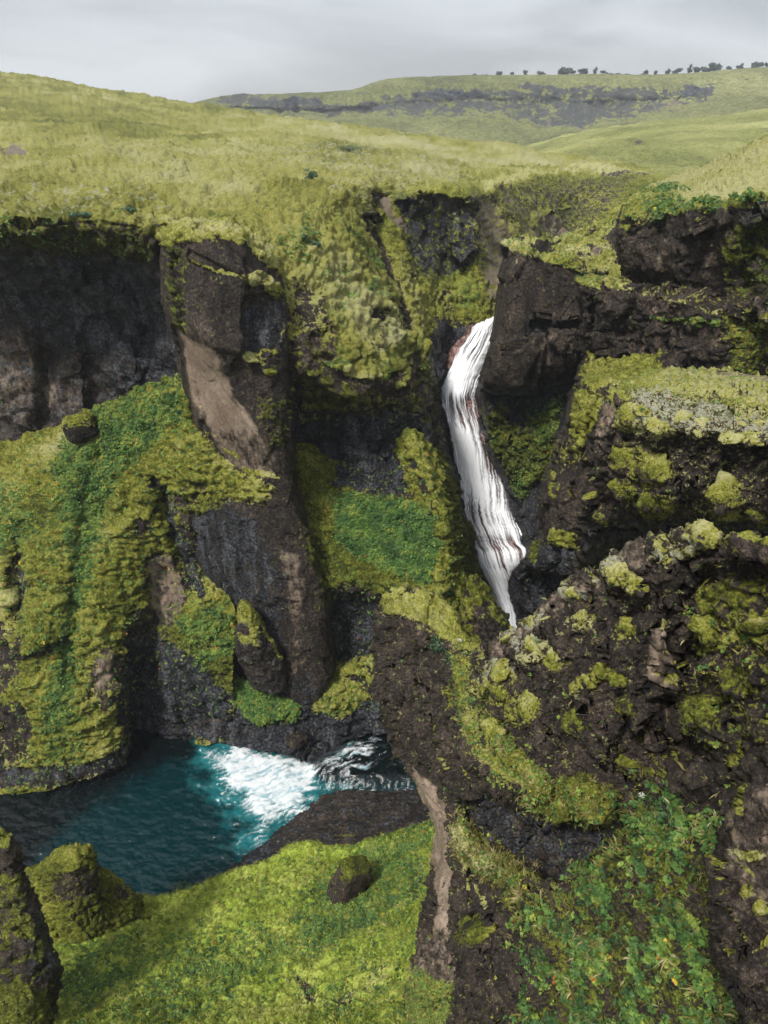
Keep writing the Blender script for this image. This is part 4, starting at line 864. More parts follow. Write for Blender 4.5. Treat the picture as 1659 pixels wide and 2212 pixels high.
# ------------------------------------------------------------------ foreground fin
YC = [40, 37.5, 35.5, 31, 27.5, 25, 22.5, 20.5, 18.5, 15.5]
RM = [1.0, 0.965, 0.935, 0.895, 0.845, 0.79, 0.74, 0.68, 0.62, 0.57, 0.47]
FIN_PX = [
    [(836, 1296), (868, 1281), (945, 1288), (1028, 1392), (1130, 1348), (1225, 1283), (1320, 1226), (1420, 1197), (1515, 1149), (1720, 1185)],
    [(818, 1345), (860, 1335), (940, 1360), (1010, 1445), (1110, 1405), (1210, 1340), (1310, 1280), (1410, 1250), (1520, 1205), (1720, 1240)],
    [(812, 1450), (850, 1450), (930, 1460), (1000, 1500), (1090, 1480), (1200, 1430), (1310, 1390), (1420, 1360), (1530, 1320), (1720, 1340)],
    [(822, 1540), (860, 1540), (930, 1550), (1000, 1580), (1080, 1580), (1190, 1540), (1310, 1510), (1430, 1490), (1540, 1460), (1720, 1470)],
    [(850, 1600), (890, 1620), (940, 1640), (1000, 1660), (1080, 1670), (1190, 1650), (1310, 1640), (1440, 1630), (1560, 1610), (1720, 1610)],
    [(892, 1680), (920, 1700), (958, 1725), (1010, 1740), (1090, 1760), (1200, 1760), (1320, 1760), (1450, 1770), (1570, 1760), (1720, 1770)],
    [(940, 1800), (950, 1800), (967, 1810), (1020, 1830), (1100, 1860), (1210, 1870), (1330, 1880), (1460, 1900), (1580, 1900), (1720, 1910)],
    [(930, 1950), (945, 1950), (972, 1960), (1030, 1970), (1110, 1990), (1220, 2000), (1340, 2010), (1470, 2030), (1590, 2040), (1720, 2060)],
    [(885, 2110), (920, 2110), (980, 2110), (1040, 2110), (1120, 2120), (1230, 2130), (1350, 2140), (1480, 2150), (1600, 2160), (1720, 2180)],
    [(870, 2230), (920, 2230), (1005, 2230), (1060, 2240), (1140, 2240), (1240, 2250), (1360, 2260), (1490, 2270), (1610, 2280), (1740, 2290)],
    [(850, 2560), (920, 2560), (1030, 2560), (1090, 2560), (1170, 2560), (1270, 2560), (1380, 2560), (1510, 2560), (1630, 2560), (1760, 2560)],
]
fin_rows = [[(px + 4, py + 90, y * 1.28) for (px, py), y in zip(FIN_PX[0], YC)],
            [(px + 2, py + 14, y * 1.10) for (px, py), y in zip(FIN_PX[0], YC)]]
for r, m in zip(FIN_PX, RM):
    fin_rows.append([(px, py, y * m * (1.06 if (i == 0 and k > 0) else 1.0)) for i, ((px, py), y) in enumerate(zip(r, YC))] if False else
                    [(px, py, y * m) for (px, py), y in zip(r, YC)])
for k in range(2, len(fin_rows)):
    a = fin_rows[k][0]
    fin_rows[k][0] = (a[0], a[1], a[2] * (1.0 + 0.02 * min(k - 2, 2)))
    fin_rows[k].insert(0, (a[0] + 14, a[1] + 6, a[2] * 1.22))
for k in range(2):
    a = fin_rows[k][0]
    fin_rows[k].insert(0, (a[0] + 14, a[1] + 30, a[2] * 1.12))
for k in range(len(fin_rows)):
    a = fin_rows[k][-1]
    fin_rows[k] += [(a[0] + 420, a[1] + 30, a[2] * 0.96), (a[0] + 1200, a[1] + 60, a[2] * 0.93)]
M_fin = mass('rock_fin', fin_rows, MAT_NEAR, step=3.0, cap=90,
    disp=[('fbm', 6, 0.5), ('facet', (3.2, 3.2, 2.6), 0.42), ('fbm', 1.6, 0.12)],
    rock=[('facet', (1.1, 1.1, 0.9), 0.26), ('facet', 0.45, 0.11), ('ridged', 0.5, 0.06), ('fbm', 0.22, 0.05)],
    lump=[((0.75, 0.75, 0.6), 0.2), ((0.28, 0.28, 0.24), 0.06)], slope=(0.62, 0.9), hue=0.62, hue_var=0.4, moss_noise=1.3, warp=9,
    bumps=[([(1000, 1720), (1060, 1700), (1150, 1750), (1270, 1780), (1380, 1760), (1330, 1850), (1200, 1890), (1060, 1860), (1010, 1800)], 1.8, 16),
           ([(1150, 1690), (1250, 1690), (1330, 1720), (1300, 1785), (1200, 1780), (1150, 1740)], -1.0, 10),
           ([(990, 1540), (1050, 1560), (1120, 1640), (1190, 1700), (1160, 1730), (1060, 1680), (1000, 1620)], -0.8, 10),
           ([(1010, 1850), (1080, 1900), (1150, 1990), (1080, 2060), (1010, 1980)], 1.0, 14),
           ([(1428, 1350), (1440, 1355), (1410, 1480), (1396, 1470)], -0.35, 4),
           ([(1420, 1390), (1530, 1350), (1540, 1520), (1430, 1560)], 0.7, 10),
           ([(1480, 1200), (1496, 1200), (1476, 1300), (1440, 1360), (1425, 1350), (1455, 1290)], 1.3, 8), ([(1495, 1240), (1720, 1210), (1720, 1640), (1440, 1650), (1420, 1560), (1450, 1400)], 0.9, 16),
           ([(1350, 1560), (1480, 1560), (1560, 1640), (1420, 1680), (1330, 1640)], 0.8, 16)],
    paint=[('moss', 0.97, [(830, 1290), (870, 1276), (950, 1286), (1000, 1340), (1045, 1390), (1000, 1402), (950, 1372), (900, 1342), (838, 1325)], 6), ('hue', 0.62, [(830, 1270), (960, 1280), (1040, 1390), (950, 1375), (838, 1325)], 8),
           ('moss', 0.06, [(815, 1335), (900, 1350), (960, 1385), (970, 1480), (930, 1600), (958, 1730), (900, 1700), (840, 1600), (808, 1480)], 10),
           ('moss', 0.8, [(975, 1400), (1010, 1410), (1010, 1480), (1040, 1540), (1110, 1600), (1190, 1690), (1150, 1720), (1060, 1660), (1000, 1570), (970, 1490)], 10),
           ('hue', 0.6, [(975, 1400), (1010, 1410), (1040, 1540), (1190, 1690), (1150, 1720), (1000, 1570)], 10), ('leaf', 0.45, [(1000, 1510), (1060, 1540), (1080, 1600), (1020, 1580)], 12),
           ('moss', 0.14, [(1060, 1440), (1130, 1400), (1230, 1300), (1330, 1240), (1430, 1215), (1430, 1330), (1380, 1520), (1330, 1640), (1200, 1680), (1110, 1590), (1040, 1510)], 14),
           ('moss', 0.0, [(1010, 1720), (1060, 1700), (1140, 1745), (1290, 1790), (1380, 1770), (1330, 1850), (1200, 1890), (1060, 1860), (1000, 1800)], 12),
           ('dark', 0.6, [(1010, 1720), (1060, 1700), (1140, 1745), (1290, 1790), (1380, 1770), (1330, 1850), (1200, 1890), (1060, 1860), (1000, 1800)], 14),
           ('moss', 0.9, [(1150, 1690), (1250, 1690), (1330, 1720), (1310, 1770), (1200, 1770), (1150, 1740)], 8), ('hue', 0.45, (1240, 1740, 100, 50), 20),
           ('tan', 0.9, [(884, 1640), (915, 1685), (964, 1735), (972, 1810), (976, 1960), (984, 2060), (950, 2040), (936, 1980), (944, 1880), (930, 1800), (905, 1750), (888, 1690)], 4),
           ('tan', 0.42, [(915, 2000), (980, 2000), (985, 2120), (880, 2120)], 8),
           ('moss', 0.0, [(880, 1640), (960, 1725), (969, 1810), (984, 2130), (1010, 2230), (960, 2230), (880, 2120), (920, 1990), (945, 1870)], 5),
           ('moss', 0.8, [(880, 2120), (920, 2095), (985, 2120), (960, 2240), (860, 2240)], 8), ('leaf', 0.7, [(880, 2120), (920, 2095), (985, 2120), (960, 2240), (860, 2240)], 10),
           ('tan', 0.66, [(1440, 1420), (1480, 1430), (1470, 1490), (1430, 1540), (1420, 1520), (1440, 1470)], 6), ('tan', 0.8, [(1428, 1350), (1440, 1355), (1410, 1480), (1398, 1470)], 3),
           ('moss', 0.65, [(975, 1780), (1030, 1790), (1090, 1850), (1150, 1900), (1150, 1960), (1050, 1900), (985, 1850)], 10), ('hue', 0.8, [(975, 1780), (1150, 1900), (1150, 1960), (985, 1850)], 12),
           ('moss', 0.5, [(1080, 1930), (1200, 1900), (1320, 1830), (1560, 1800), (1640, 2290), (1120, 2290), (1180, 2080)], 22), ('hue', 0.25, [(1080, 1900), (1560, 1780), (1640, 2290), (1120, 2290)], 22),
           ('leaf', 0.1, [(1200, 1900), (1560, 1780), (1640, 2290), (1250, 2290)], 30),
           ('moss', 0.05, [(985, 1960), (1060, 1960), (1120, 2040), (1110, 2180), (1010, 2200), (990, 2100)], 12),
           ('moss', 0.5, [(1490, 1260), (1600, 1230), (1720, 1260), (1720, 1400), (1600, 1350), (1520, 1340)], 16), ('hue', 0.32, [(1490, 1260), (1720, 1230), (1720, 1640), (1500, 1560)], 20),
           ('moss', 0.34, [(1500, 1360), (1720, 1400), (1720, 1640), (1540, 1620), (1490, 1500)], 20),
           ('tan', 0.5, [(1030, 1400), (1130, 1352), (1225, 1288), (1320, 1232), (1420, 1202), (1470, 1180), (1470, 1215), (1330, 1262), (1240, 1315), (1140, 1385), (1045, 1440)], 9),
           ('lichen', 0.55, [(1030, 1395), (1130, 1348), (1225, 1284), (1320, 1228), (1420, 1198), (1520, 1150), (1560, 1165), (1450, 1215), (1340, 1268), (1240, 1320), (1140, 1410), (1060, 1500), (1030, 1460)], 10),
           ] + cush_paint(CUSH_FIN))
tag(M_fin.o, 'dark foreground rock fin with moss cushions and leafy lower face', 'rock')

M_edge = mass('near_crag', [
    [(1690, 1700, 10.5), (1705, 1690, 10.2), (1730, 1690, 9.9), (1780, 1690, 9.6), (1860, 1690, 9.2)],
    [(1604, 1740, 10.6), (1606, 1715, 9.9), (1640, 1700, 9.3), (1690, 1690, 9.0), (1760, 1690, 8.6)],
    [(1578, 1800, 10.6), (1578, 1795, 9.4), (1620, 1790, 8.8), (1680, 1790, 8.5), (1760, 1790, 8.2)],
    [(1562, 1900, 10.2), (1561, 1900, 9.0), (1610, 1900, 8.4), (1680, 1900, 8.1), (1760, 1900, 7.8)],
    [(1546, 2000, 9.6), (1545, 2000, 8.6), (1600, 2000, 8.0), (1680, 2000, 7.7), (1760, 2000, 7.4)],
    [(1560, 2100, 9.0), (1558, 2100, 8.2), (1610, 2100, 7.6), (1680, 2100, 7.3), (1760, 2100, 7.0)],
    [(1620, 2200, 8.4), (1618, 2200, 7.7), (1660, 2200, 7.2), (1720, 2200, 6.9), (1780, 2200, 6.7)],
    [(1680, 2350, 7.4), (1680, 2350, 7.0), (1720, 2350, 6.5), (1780, 2350, 6.2), (1830, 2350, 6.0)],
], MAT_NEAR, step=2.5, disp=[('fbm', 3, 0.3), ('facet', 1.4, 0.35), ('fbm', 0.8, 0.06)], rock=[('facet', 0.45, 0.10), ('facet', 0.18, 0.04)],
    lump=[((0.3, 0.3, 0.25), 0.1)], slope=(0.6, 0.9), hue=0.5, moss_noise=0.6, warp=6,
    paint=[('tan', 0.34, [(1590, 1710), (1700, 1680), (1700, 1960), (1600, 1960), (1570, 1850)], 14), ('moss', 0.8, (1620, 1850, 32, 16, 20), 6), ('hue', 0.75, (1620, 1850, 40, 22, 20), 6),
           ('moss', 0.8, (1610, 1925, 16, 16), 5), ('moss', 0.8, (1640, 1965, 18, 18), 5), ('hue', 0.7, (1630, 1950, 36, 36), 8)])
tag(M_edge.o, 'near brown crag at the lower right edge of the picture', 'rock')

# ------------------------------------------------------------------ mossy knob behind the fin, meadow, near-left rocks
M_knob = mass('moss_knob', [
    [(1020, 1262, 46), (1024, 1258, 45), (1030, 1256, 44.6), (1038, 1262, 45), (1046, 1272, 46)],
    [(1012, 1262, 44.5), (1017, 1248, 43.6), (1030, 1242, 43), (1048, 1262, 43.8), (1056, 1280, 45.5)],
    [(1005, 1300, 44), (1012, 1290, 42.5), (1035, 1285, 41.5), (1062, 1295, 42.8), (1072, 1305, 45)],
    [(985, 1340, 43.5), (1000, 1330, 41.5), (1038, 1330, 40.3), (1078, 1330, 41.8), (1088, 1335, 44.5)],
    [(975, 1400, 43), (990, 1390, 40.5), (1040, 1390, 39), (1092, 1380, 40.8), (1102, 1380, 44)],
    [(965, 1500, 42), (985, 1500, 39), (1040, 1500, 37), (1100, 1500, 39), (1112, 1500, 43)],
], MAT_CLIFF, step=2.4, disp=[('fbm', 3, 0.5), ('blocks', 2.4, 0.3)], rock=[('ridged', 0.9, 0.2)], lump=[((0.9, 0.9, 0.7), 0.25)], slope=(0.1, 0.45), hue=0.5, moss_noise=2, warp=6,
    paint=[('moss', 0.12, [(1022, 1310), (1060, 1300), (1095, 1350), (1095, 1390), (1040, 1390), (1020, 1350)], 8), ('moss', 0.5, [(1050, 1265), (1097, 1350), (1080, 1350), (1045, 1290)], 6)])
tag(M_knob.o, 'pointed mossy rock knob in front of the waterfall base', 'rock')

MX = [-260, -80, 60, 170, 260, 340, 430, 560, 650, 760, 850, 930, 1030]
def mrow(pys, Ys):
    return [(x, p, y) for x, p, y in zip(MX, pys, Ys)]
M_meadow = mass('meadow_terrain', [
    mrow([2130, 2130, 2120, 2110, 2100, 2090, 2050, 2010, 1985, 1990, 1970, 1960, 1950], [41, 42, 43, 43.5, 44, 44, 45, 46.5, 48, 48, 48, 48, 48]),
    mrow([1968, 1966, 1962, 1956, 1950, 1948, 1914, 1872, 1830, 1836, 1806, 1782, 1760], [37, 38, 38.6, 39, 39.5, 40, 41.3, 42.8, 44.2, 44.2, 44.2, 44, 43.5]),
    mrow([1985, 1985, 1980, 1975, 1968, 1964, 1934, 1896, 1862, 1862, 1840, 1830, 1810], [35.8, 36.6, 37, 37.4, 38, 38.6, 39.8, 41, 41.8, 41.8, 41.2, 40.4, 39]),
    mrow([2030, 2030, 2025, 2020, 2010, 2005, 1990, 1965, 1950, 1945, 1940, 1935, 1930], [32.5, 33.2, 34, 34.5, 35, 35.4, 36, 36.3, 36.4, 36, 35, 33.5, 32]),
    mrow([2095, 2095, 2095, 2090, 2085, 2085, 2075, 2065, 2060, 2055, 2050, 2045, 2040], [28.6, 29.3, 30, 30.4, 30.7, 31, 31.2, 31.2, 31, 30.4, 29.4, 28, 26.5]),
    mrow([2175] * 13, [24.6, 25.3, 26, 26.3, 26.5, 26.6, 26.7, 26.6, 26.3, 25.7, 24.8, 23.7, 22.3]),
    mrow([2290] * 13, [20, 20.6, 21, 21.2, 21.3, 21.4, 21.4, 21.3, 21, 20.6, 20, 19.2, 18.3]),
    mrow([2600] * 13, [13, 13.4, 13.7, 13.9, 14, 14, 14, 14, 13.8, 13.5, 13.2, 12.8, 12.2]),
], MAT_MEADOW, step=3.2, disp=[('fbm', 7, 0.6), ('fbm', 2, 0.25)], rock=[('ridged', 0.8, 0.15)], lump=[((1.0, 1.0, 0.8), 0.2), ((0.35, 0.35, 0.3), 0.09)],
    base={'moss': 1.0}, hue=0.62, hue_var=0.4, moss_noise=1.8, warp=12,
    paint=[('leaf', 0.58, [(80, 2050), (330, 2030), (620, 1990), (700, 1890), (850, 1800), (930, 1790), (900, 1920), (860, 2000), (700, 2070), (560, 2130), (420, 2230), (150, 2230)], 60),
           ('leaf', 0.9, [(690, 1920), (740, 1870), (800, 1850), (850, 1800), (930, 1785), (890, 1900), (830, 1990), (720, 2030), (640, 2040)], 26),
           ('leaf', 0.15, [(470, 1920), (560, 1870), (650, 1828), (740, 1840), (680, 1900), (600, 1950), (520, 1960)], 20),
           ('hue', 0.55, [(560, 1880), (650, 1826), (745, 1832), (720, 1870), (620, 1890)], 14),
           ('moss', 0.25, [(640, 2100), (660, 2095), (690, 2140), (670, 2170), (650, 2150)], 8), ('moss', 0.3, (645, 2065, 14, 7), 4),
           ('moss', 0.35, [(880, 1900), (912, 1860), (920, 1900), (895, 1960), (880, 1960)], 8), ('scree', 0.7, [(700, 2160), (830, 2090), (850, 2110), (740, 2190)], 16), ('moss', 0.5, [(700, 2160), (830, 2090), (850, 2110), (740, 2190)], 16),
           ('leaf', 0.25, [(700, 2080), (900, 2000), (900, 2240), (640, 2240)], 26)])
tag(M_meadow.o, 'bright green grassy slope above the near river bank', 'meadow', kind='structure')

M_spire = mass('mossy_outcrop', [
    [(95, 1885, 40.5), (120, 1860, 40), (140, 1852, 39.5), (165, 1848, 39.3), (190, 1852, 39.5), (215, 1880, 40), (260, 1925, 40.5)],
    [(52, 1888, 39), (98, 1864, 38), (136, 1834, 37.4), (165, 1832, 37), (192, 1835, 37.4), (208, 1872, 38), (275, 1926, 39.6)],
    [(48, 1915, 38), (95, 1890, 36.8), (134, 1865, 36), (165, 1860, 35.6), (196, 1868, 36.2), (214, 1895, 37), (292, 1938, 38.8)],
    [(45, 1950, 37), (92, 1930, 36), (132, 1915, 35.2), (165, 1910, 34.9), (200, 1915, 35.4), (225, 1930, 36.4), (308, 1950, 38.2)],
    [(42, 2000, 36), (90, 1990, 35), (132, 1985, 34.4), (168, 1985, 34.2), (206, 1985, 34.6), (240, 1985, 35.3), (318, 1975, 37.2)],
    [(40, 2060, 34), (90, 2060, 33.2), (132, 2060, 32.8), (170, 2060, 32.7), (210, 2060, 33), (255, 2050, 33.8), (330, 2030, 35)],
], MAT_NEAR, step=2.4, disp=[('fbm', 3, 0.4), ('blocks', 1.8, 0.25)], rock=[('ridged', 0.7, 0.16)], lump=[((0.8, 0.8, 0.6), 0.3), ((0.3, 0.3, 0.25), 0.08)], slope=(-0.2, 0.3), hue=0.42, moss_noise=1.5, warp=6,
    paint=[('moss', 0.25, [(120, 1900), (180, 1870), (205, 1890), (205, 1935), (160, 1945), (120, 1940)], 8), ('moss', 0.3, [(240, 1910), (280, 1935), (262, 1950), (235, 1935)], 5), ('hue', 0.45, (165, 1850, 50, 18), 8)])
tag(M_spire.o, 'mossy stepped outcrop at the meadow edge beside the pool', 'rock')

M_crag = mass('dark_crag', [
    [(-60, 1800, 31.5), (-10, 1802, 31), (6, 1806, 30.8), (14, 1812, 30.8), (18, 1820, 31.4)],
    [(-60, 1812, 30.2), (-10, 1805, 29.6), (12, 1812, 29.3), (28, 1835, 29.6), (38, 1850, 31)],
    [(-70, 1860, 29.4), (-10, 1860, 28.8), (18, 1862, 28.5), (42, 1875, 29), (52, 1890, 30.6)],
    [(-80, 1920, 28.6), (-10, 1920, 28), (30, 1920, 27.7), (62, 1925, 28.3), (74, 1930, 30)],
    [(-90, 2000, 27.4), (-10, 2000, 26.8), (45, 2000, 26.5), (88, 2005, 27), (100, 2010, 28.8)],
    [(-90, 2080, 26), (-10, 2080, 25.5), (55, 2080, 25.2), (110, 2080, 25.8), (124, 2080, 27.6)],
    [(-90, 2150, 25), (-10, 2150, 24.5), (50, 2150, 24.2), (105, 2150, 25), (122, 2140, 26.8)],
    [(-90, 2300, 22), (-10, 2300, 21.4), (40, 2300, 21), (90, 2280, 22), (110, 2260, 23.4)],
], MAT_NEAR, step=2.4, disp=[('fbm', 3, 0.35), ('facet', 1.6, 0.4)], rock=[('facet', 0.6, 0.14), ('ridged', 0.6, 0.06)], lump=[((0.6, 0.6, 0.5), 0.2)], slope=(0.3, 0.7), hue=0.3, hue_var=0.3, moss_noise=1.2, warp=6,
    paint=[('dark', 0.6, [(40, 1950), (130, 1980), (130, 2120), (60, 2130)], 12), ('moss', 0.8, [(-90, 2140), (110, 2130), (120, 2300), (-90, 2300)], 14), ('moss', 0.55, (10, 1960, 50, 60), 20)])
tag(M_crag.o, 'dark mossy crag at the lower left edge of the picture', 'rock')  # the dark tone is the crag's own rock and moss colour
print('verts', sum(len(o.data.vertices) for o in bpy.data.objects if o.type == 'MESH'))

# ------------------------------------------------------------------ river, rapids and slab
def yz(px, py, z):
    a, b, c = ray(px, py)
    return z * b / c
def zrow(*pts):
    return [(px, py, yz(px, py, z)) for px, py, z in pts]
WZ = -80.0
M_slab = mass('slab_terrain', [
    zrow((380, 1985, -81.2), (425, 1925, -81), (470, 1880, -81), (540, 1832, -81), (600, 1782, -80.6), (660, 1742, -80.2), (720, 1712, -80), (800, 1702, -80), (920, 1700, -80), (1050, 1690, -80)),
    zrow((395, 1990, -80.2), (445, 1925, -79.9), (500, 1878, -79.6), (565, 1832, -79.2), (625, 1790, -78.8), (690, 1755, -78.4), (760, 1735, -78.3), (840, 1728, -78.2), (940, 1720, -78), (1050, 1710, -78)),
    zrow((420, 2000, -78.5), (470, 1935, -78.2), (530, 1890, -77.6), (600, 1845, -77), (670, 1812, -76.4), (740, 1790, -76), (800, 1775, -75.6), (860, 1765, -75.2), (950, 1755, -75), (1050, 1745, -75)),
    zrow((460, 2040, -75), (510, 1980, -74.6), (570, 1935, -74), (640, 1890, -73), (700, 1870, -72.5), (770, 1850, -72), (820, 1840, -71.5), (880, 1830, -71), (960, 1820, -70.5), (1050, 1810, -70)),
], MAT_CLIFF, step=2.4, disp=[('fbm', 6, 0.35), ('fbm', 2, 0.15)], rock=[('ridged', (1.4, 1.4, 0.8), 0.18), ('fbm', 0.5, 0.06)],
    base={'moss': 0.0, 'dark': 0.42, 'tan': 0.20}, lump=[((0.6, 0.6, 0.5), 0.1)], warp=6,
    paint=[('dark', 0.85, [(400, 1960), (470, 1870), (560, 1810), (600, 1840), (520, 1900), (440, 1980)], 10), ('moss', 0.6, (745, 1806, 20, 4), 3)])
tag(M_slab.o, 'smooth dark brown rock slab beside the rapids', 'rock slab', kind='structure')

FOAM = [(452, 1632), (500, 1596), (565, 1604), (640, 1628), (662, 1612), (676, 1598), (712, 1584), (748, 1592), (770, 1612), (806, 1634), (780, 1640), (745, 1636),
        (748, 1668), (702, 1676), (686, 1700), (672, 1734), (656, 1762), (606, 1768), (576, 1790), (556, 1826), (540, 1816), (556, 1780), (530, 1754), (518, 1734), (484, 1716), (478, 1690), (466, 1672)]
gx = np.concatenate([np.arange(-420, -20, 8.0), np.arange(-20, 930, 2.5), np.arange(930, 1080, 8.0)])
gy = np.concatenate([np.arange(1395, 1560, 4.0), np.arange(1560, 1990, 2.2)])
GX, GY = np.meshgrid(gx, gy)
W0 = atz(GX, GY, WZ)
pw = np.stack([GX, GY], -1)
wq = np.stack([GX / 60, GY / 42, GX * 0], -1)
wob = np.stack([fbm(wq + 3, 4), fbm(wq + 12, 4)], -1)
fo = seg_dist(pw + wob * 34, FOAM)
# strands drawn out along the current
ang = math.radians(28)
su = (W0[..., 0] * math.cos(ang) + W0[..., 1] * math.sin(ang))
sv = (-W0[..., 0] * math.sin(ang) + W0[..., 1] * math.cos(ang))
strand = fbm(np.stack([su / 2.6 + wob[..., 0] * 2.0, sv / 0.55 + wob[..., 1] * 2.5, su * 0], -1), 4, 0.62)
foam = smooth(-26, 30, fo + strand * 50 + wob[..., 1] * 14 - 12)
lace = smooth(0.12, 0.42, fbm(np.stack([su / 1.7 + wob[..., 0] * 4, sv / 0.6 + wob[..., 1] * 4, su * 0 + 5], -1), 4, 0.6)) * smooth(-70, 0, fo)
crest = smooth(0.42, 0.62, fbm(np.stack([W0[..., 0] / 1.1, W0[..., 1] / 0.6, su * 0 + 9], -1), 3)) * np.exp(-((GX - 420) / 130) ** 2 - ((GY - 1770) / 70) ** 2)
upstream = area_mask(pw, [(690, 1690), (670, 1660), (745, 1640), (770, 1600), (760, 1560), (1080, 1500), (1080, 1700), (800, 1705)], 18)
upfoam = smooth(0.02, 0.42, fbm(np.stack([su / 4.0 + wob[..., 0], sv / 1.1 + wob[..., 1] * 2, su * 0 + 2], -1), 3)) * upstream * smooth(75, 0, np.abs(GX - 765)) * 0.9
foam_all = np.clip(np.maximum(np.maximum(foam, lace * 0.7), np.maximum(crest * 0.5, upfoam)), 0, 1)
aer = np.clip(smooth(-95, 10, fo + wob[..., 0] * 40) * (1 - 0.9 * upstream), 0, 1)
deep = area_mask(pw + wob * 30, [(-420, 1560), (460, 1570), (420, 1625), (320, 1670), (240, 1720), (140, 1780), (60, 1900), (-420, 2000)], 60)
zw = 0.20 * fbm(W0 / np.array([2.2, 1.4, 1.0]), 3) + 0.07 * ridged(W0 / np.array([0.9, 0.6, 1.0]), 2)
zw = zw * (1 + 1.2 * smooth(-120, 0, fo)) * (1 - 0.6 * foam) + foam * (0.35 + 0.10 * strand + 0.25 * fbm(W0 / 3.0 + 4, 2)) + upstream * 1.3
Wp = W0.copy()
Wp[..., 2] += zw
me = raw_mesh('river', Wp, grid_faces(*GX.shape)[:, ::-1], True, {'foam': foam_all, 'aer': aer, 'deep': np.maximum(deep, upstream * 0.8), 'strand': strand})

def water_material():
    m = bpy.data.materials.new('river_water')
    t = nodes(m); B = NB(t)
    pos = B.n('ShaderNodeNewGeometry').outputs['Position']
    f, a, d, sgd = B.attr('foam'), B.attr('aer'), B.attr('deep'), B.attr('strand')
    nz = B.noise(pos, 0.5, 4, 0.6)
    c = B.mix(B.ss(B.math('ADD', d, B.math('MULTIPLY', B.math('SUBTRACT', nz, 0.5), 0.8)), 0.1, 0.9), (0.0012, 0.016, 0.019), (0.002, 0.004, 0.0045))
    c = B.mix(B.math('MULTIPLY', B.ss(B.math('ADD', a, B.math('MULTIPLY', B.math('SUBTRACT', nz, 0.5), 1.2)), 0.25, 1.1), 0.9), c, (0.012, 0.115, 0.125))
    fw = B.mix(B.ss(sgd, -0.35, 0.1), (0.20, 0.32, 0.36), (0.52, 0.55, 0.56))
    ff = B.ss(B.math('ADD', f, B.math('MULTIPLY', B.math('SUBTRACT', B.noise(pos, 3.0, 5, 0.65), 0.5), 0.6)), 0.12, 0.95)
    c = B.mix(ff, c, fw)
    bp = B.n('ShaderNodeBump', {'Strength': B.math('MULTIPLY', 0.5, B.math('SUBTRACT', 1.0, B.math('MULTIPLY', ff, 0.85))), 'Distance': 0.12, 'Height': B.math('ADD', B.noise(pos, 2.4, 4, 0.6, 0.6), B.math('MULTIPLY', B.noise(pos, 7.0, 3, 0.6, 0.4), 0.4))})
    pb = B.n('ShaderNodeBsdfPrincipled', {'Base Color': c, 'Roughness': B.math('ADD', 0.09, B.math('MULTIPLY', ff, 0.6)), 'Normal': bp.outputs[0]})
    pb.inputs['IOR'].default_value = 1.33
    B.n('ShaderNodeOutputMaterial', {'Surface': pb.outputs[0]})
    return m
MAT_WATER = water_material()
river = link('river', me, MAT_WATER)
tag(river, 'dark teal river pool with white rapids', 'river', kind='structure')

# ------------------------------------------------------------------ waterfall
FALL = [  # left x, right x, y, forward distance
    (1018, 1073, 684, 119.2), (1013, 1073, 703, 118.4), (998, 1064, 735, 117.2), (984, 1055, 763, 116.4), (966, 1043, 805, 115.6), (951, 1035, 840, 115.0), (951, 1030, 868, 114.2), (958, 1032, 895, 113.2),
    (966, 1043, 926, 112.0), (974, 1058, 965, 111.0), (979, 1074, 1000, 110.2), (986, 1094, 1050, 108.8), (991, 1110, 1106, 107.0), (1002, 1130, 1145, 105.6), (1014, 1152, 1174, 104.4), (1024, 1156, 1188, 103.4),
    (1030, 1134, 1210, 102.3), (1040, 1110, 1236, 101.6), (1052, 1100, 1265, 101.2), (1066, 1104, 1295, 100.2), (1074, 1116, 1326, 98.6), (1082, 1128, 1362, 97.0), (1090, 1140, 1410, 95.5)]
FA = np.array(FALL, float)
tt = np.linspace(0, 1, 480)
yk = (FA[:, 2] - FA[0, 2]) / (FA[-1, 2] - FA[0, 2])
fl = spline_axis(FA, [40] * (len(FA) - 1))
fy = (fl[:, 2] - fl[0, 2]) / (fl[-1, 2] - fl[0, 2])
cols = [np.interp(tt, fy, fl[:, i]) for i in range(4)]
U = np.linspace(0, 1, 76)
def fall_grid(widen, back):
    l, r = cols[0] - widen, cols[1] + widen
    jag = 5 * fbm(np.stack([tt * 40, tt * 0, tt * 0 + 2], -1), 3)
    jag2 = 5 * fbm(np.stack([tt * 40, tt * 0, tt * 0 + 8], -1), 3)
    X = (l + jag)[:, None] * (1 - U) + (r + jag2)[:, None] * U
    lip = 24 * (1 - U) ** 1.3 + 5 * fbm(np.stack([U * 7, U * 0, U * 0], -1), 3)
    Yp = cols[2][:, None] + 0 * X + lip * (1 - smooth(0, 0.12, tt))[:, None]
    D = cols[3][:, None] + back + 1.6 * (2 * U - 1) ** 2
    return X, Yp, D
bx, by, bd = fall_grid(16, 0.7)
bed = at(bx, by, bd)
nb = np.array([0, -0.8, 0.6])
bed = bed + nb * (0.7 * ridged(bed / np.array([2.4, 2.4, 3.6]), 3) + 0.25 * fbm(bed / 0.9, 3))[..., None]
bed_me = raw_mesh('stream_bed', bed, grid_faces(*bx.shape), True)
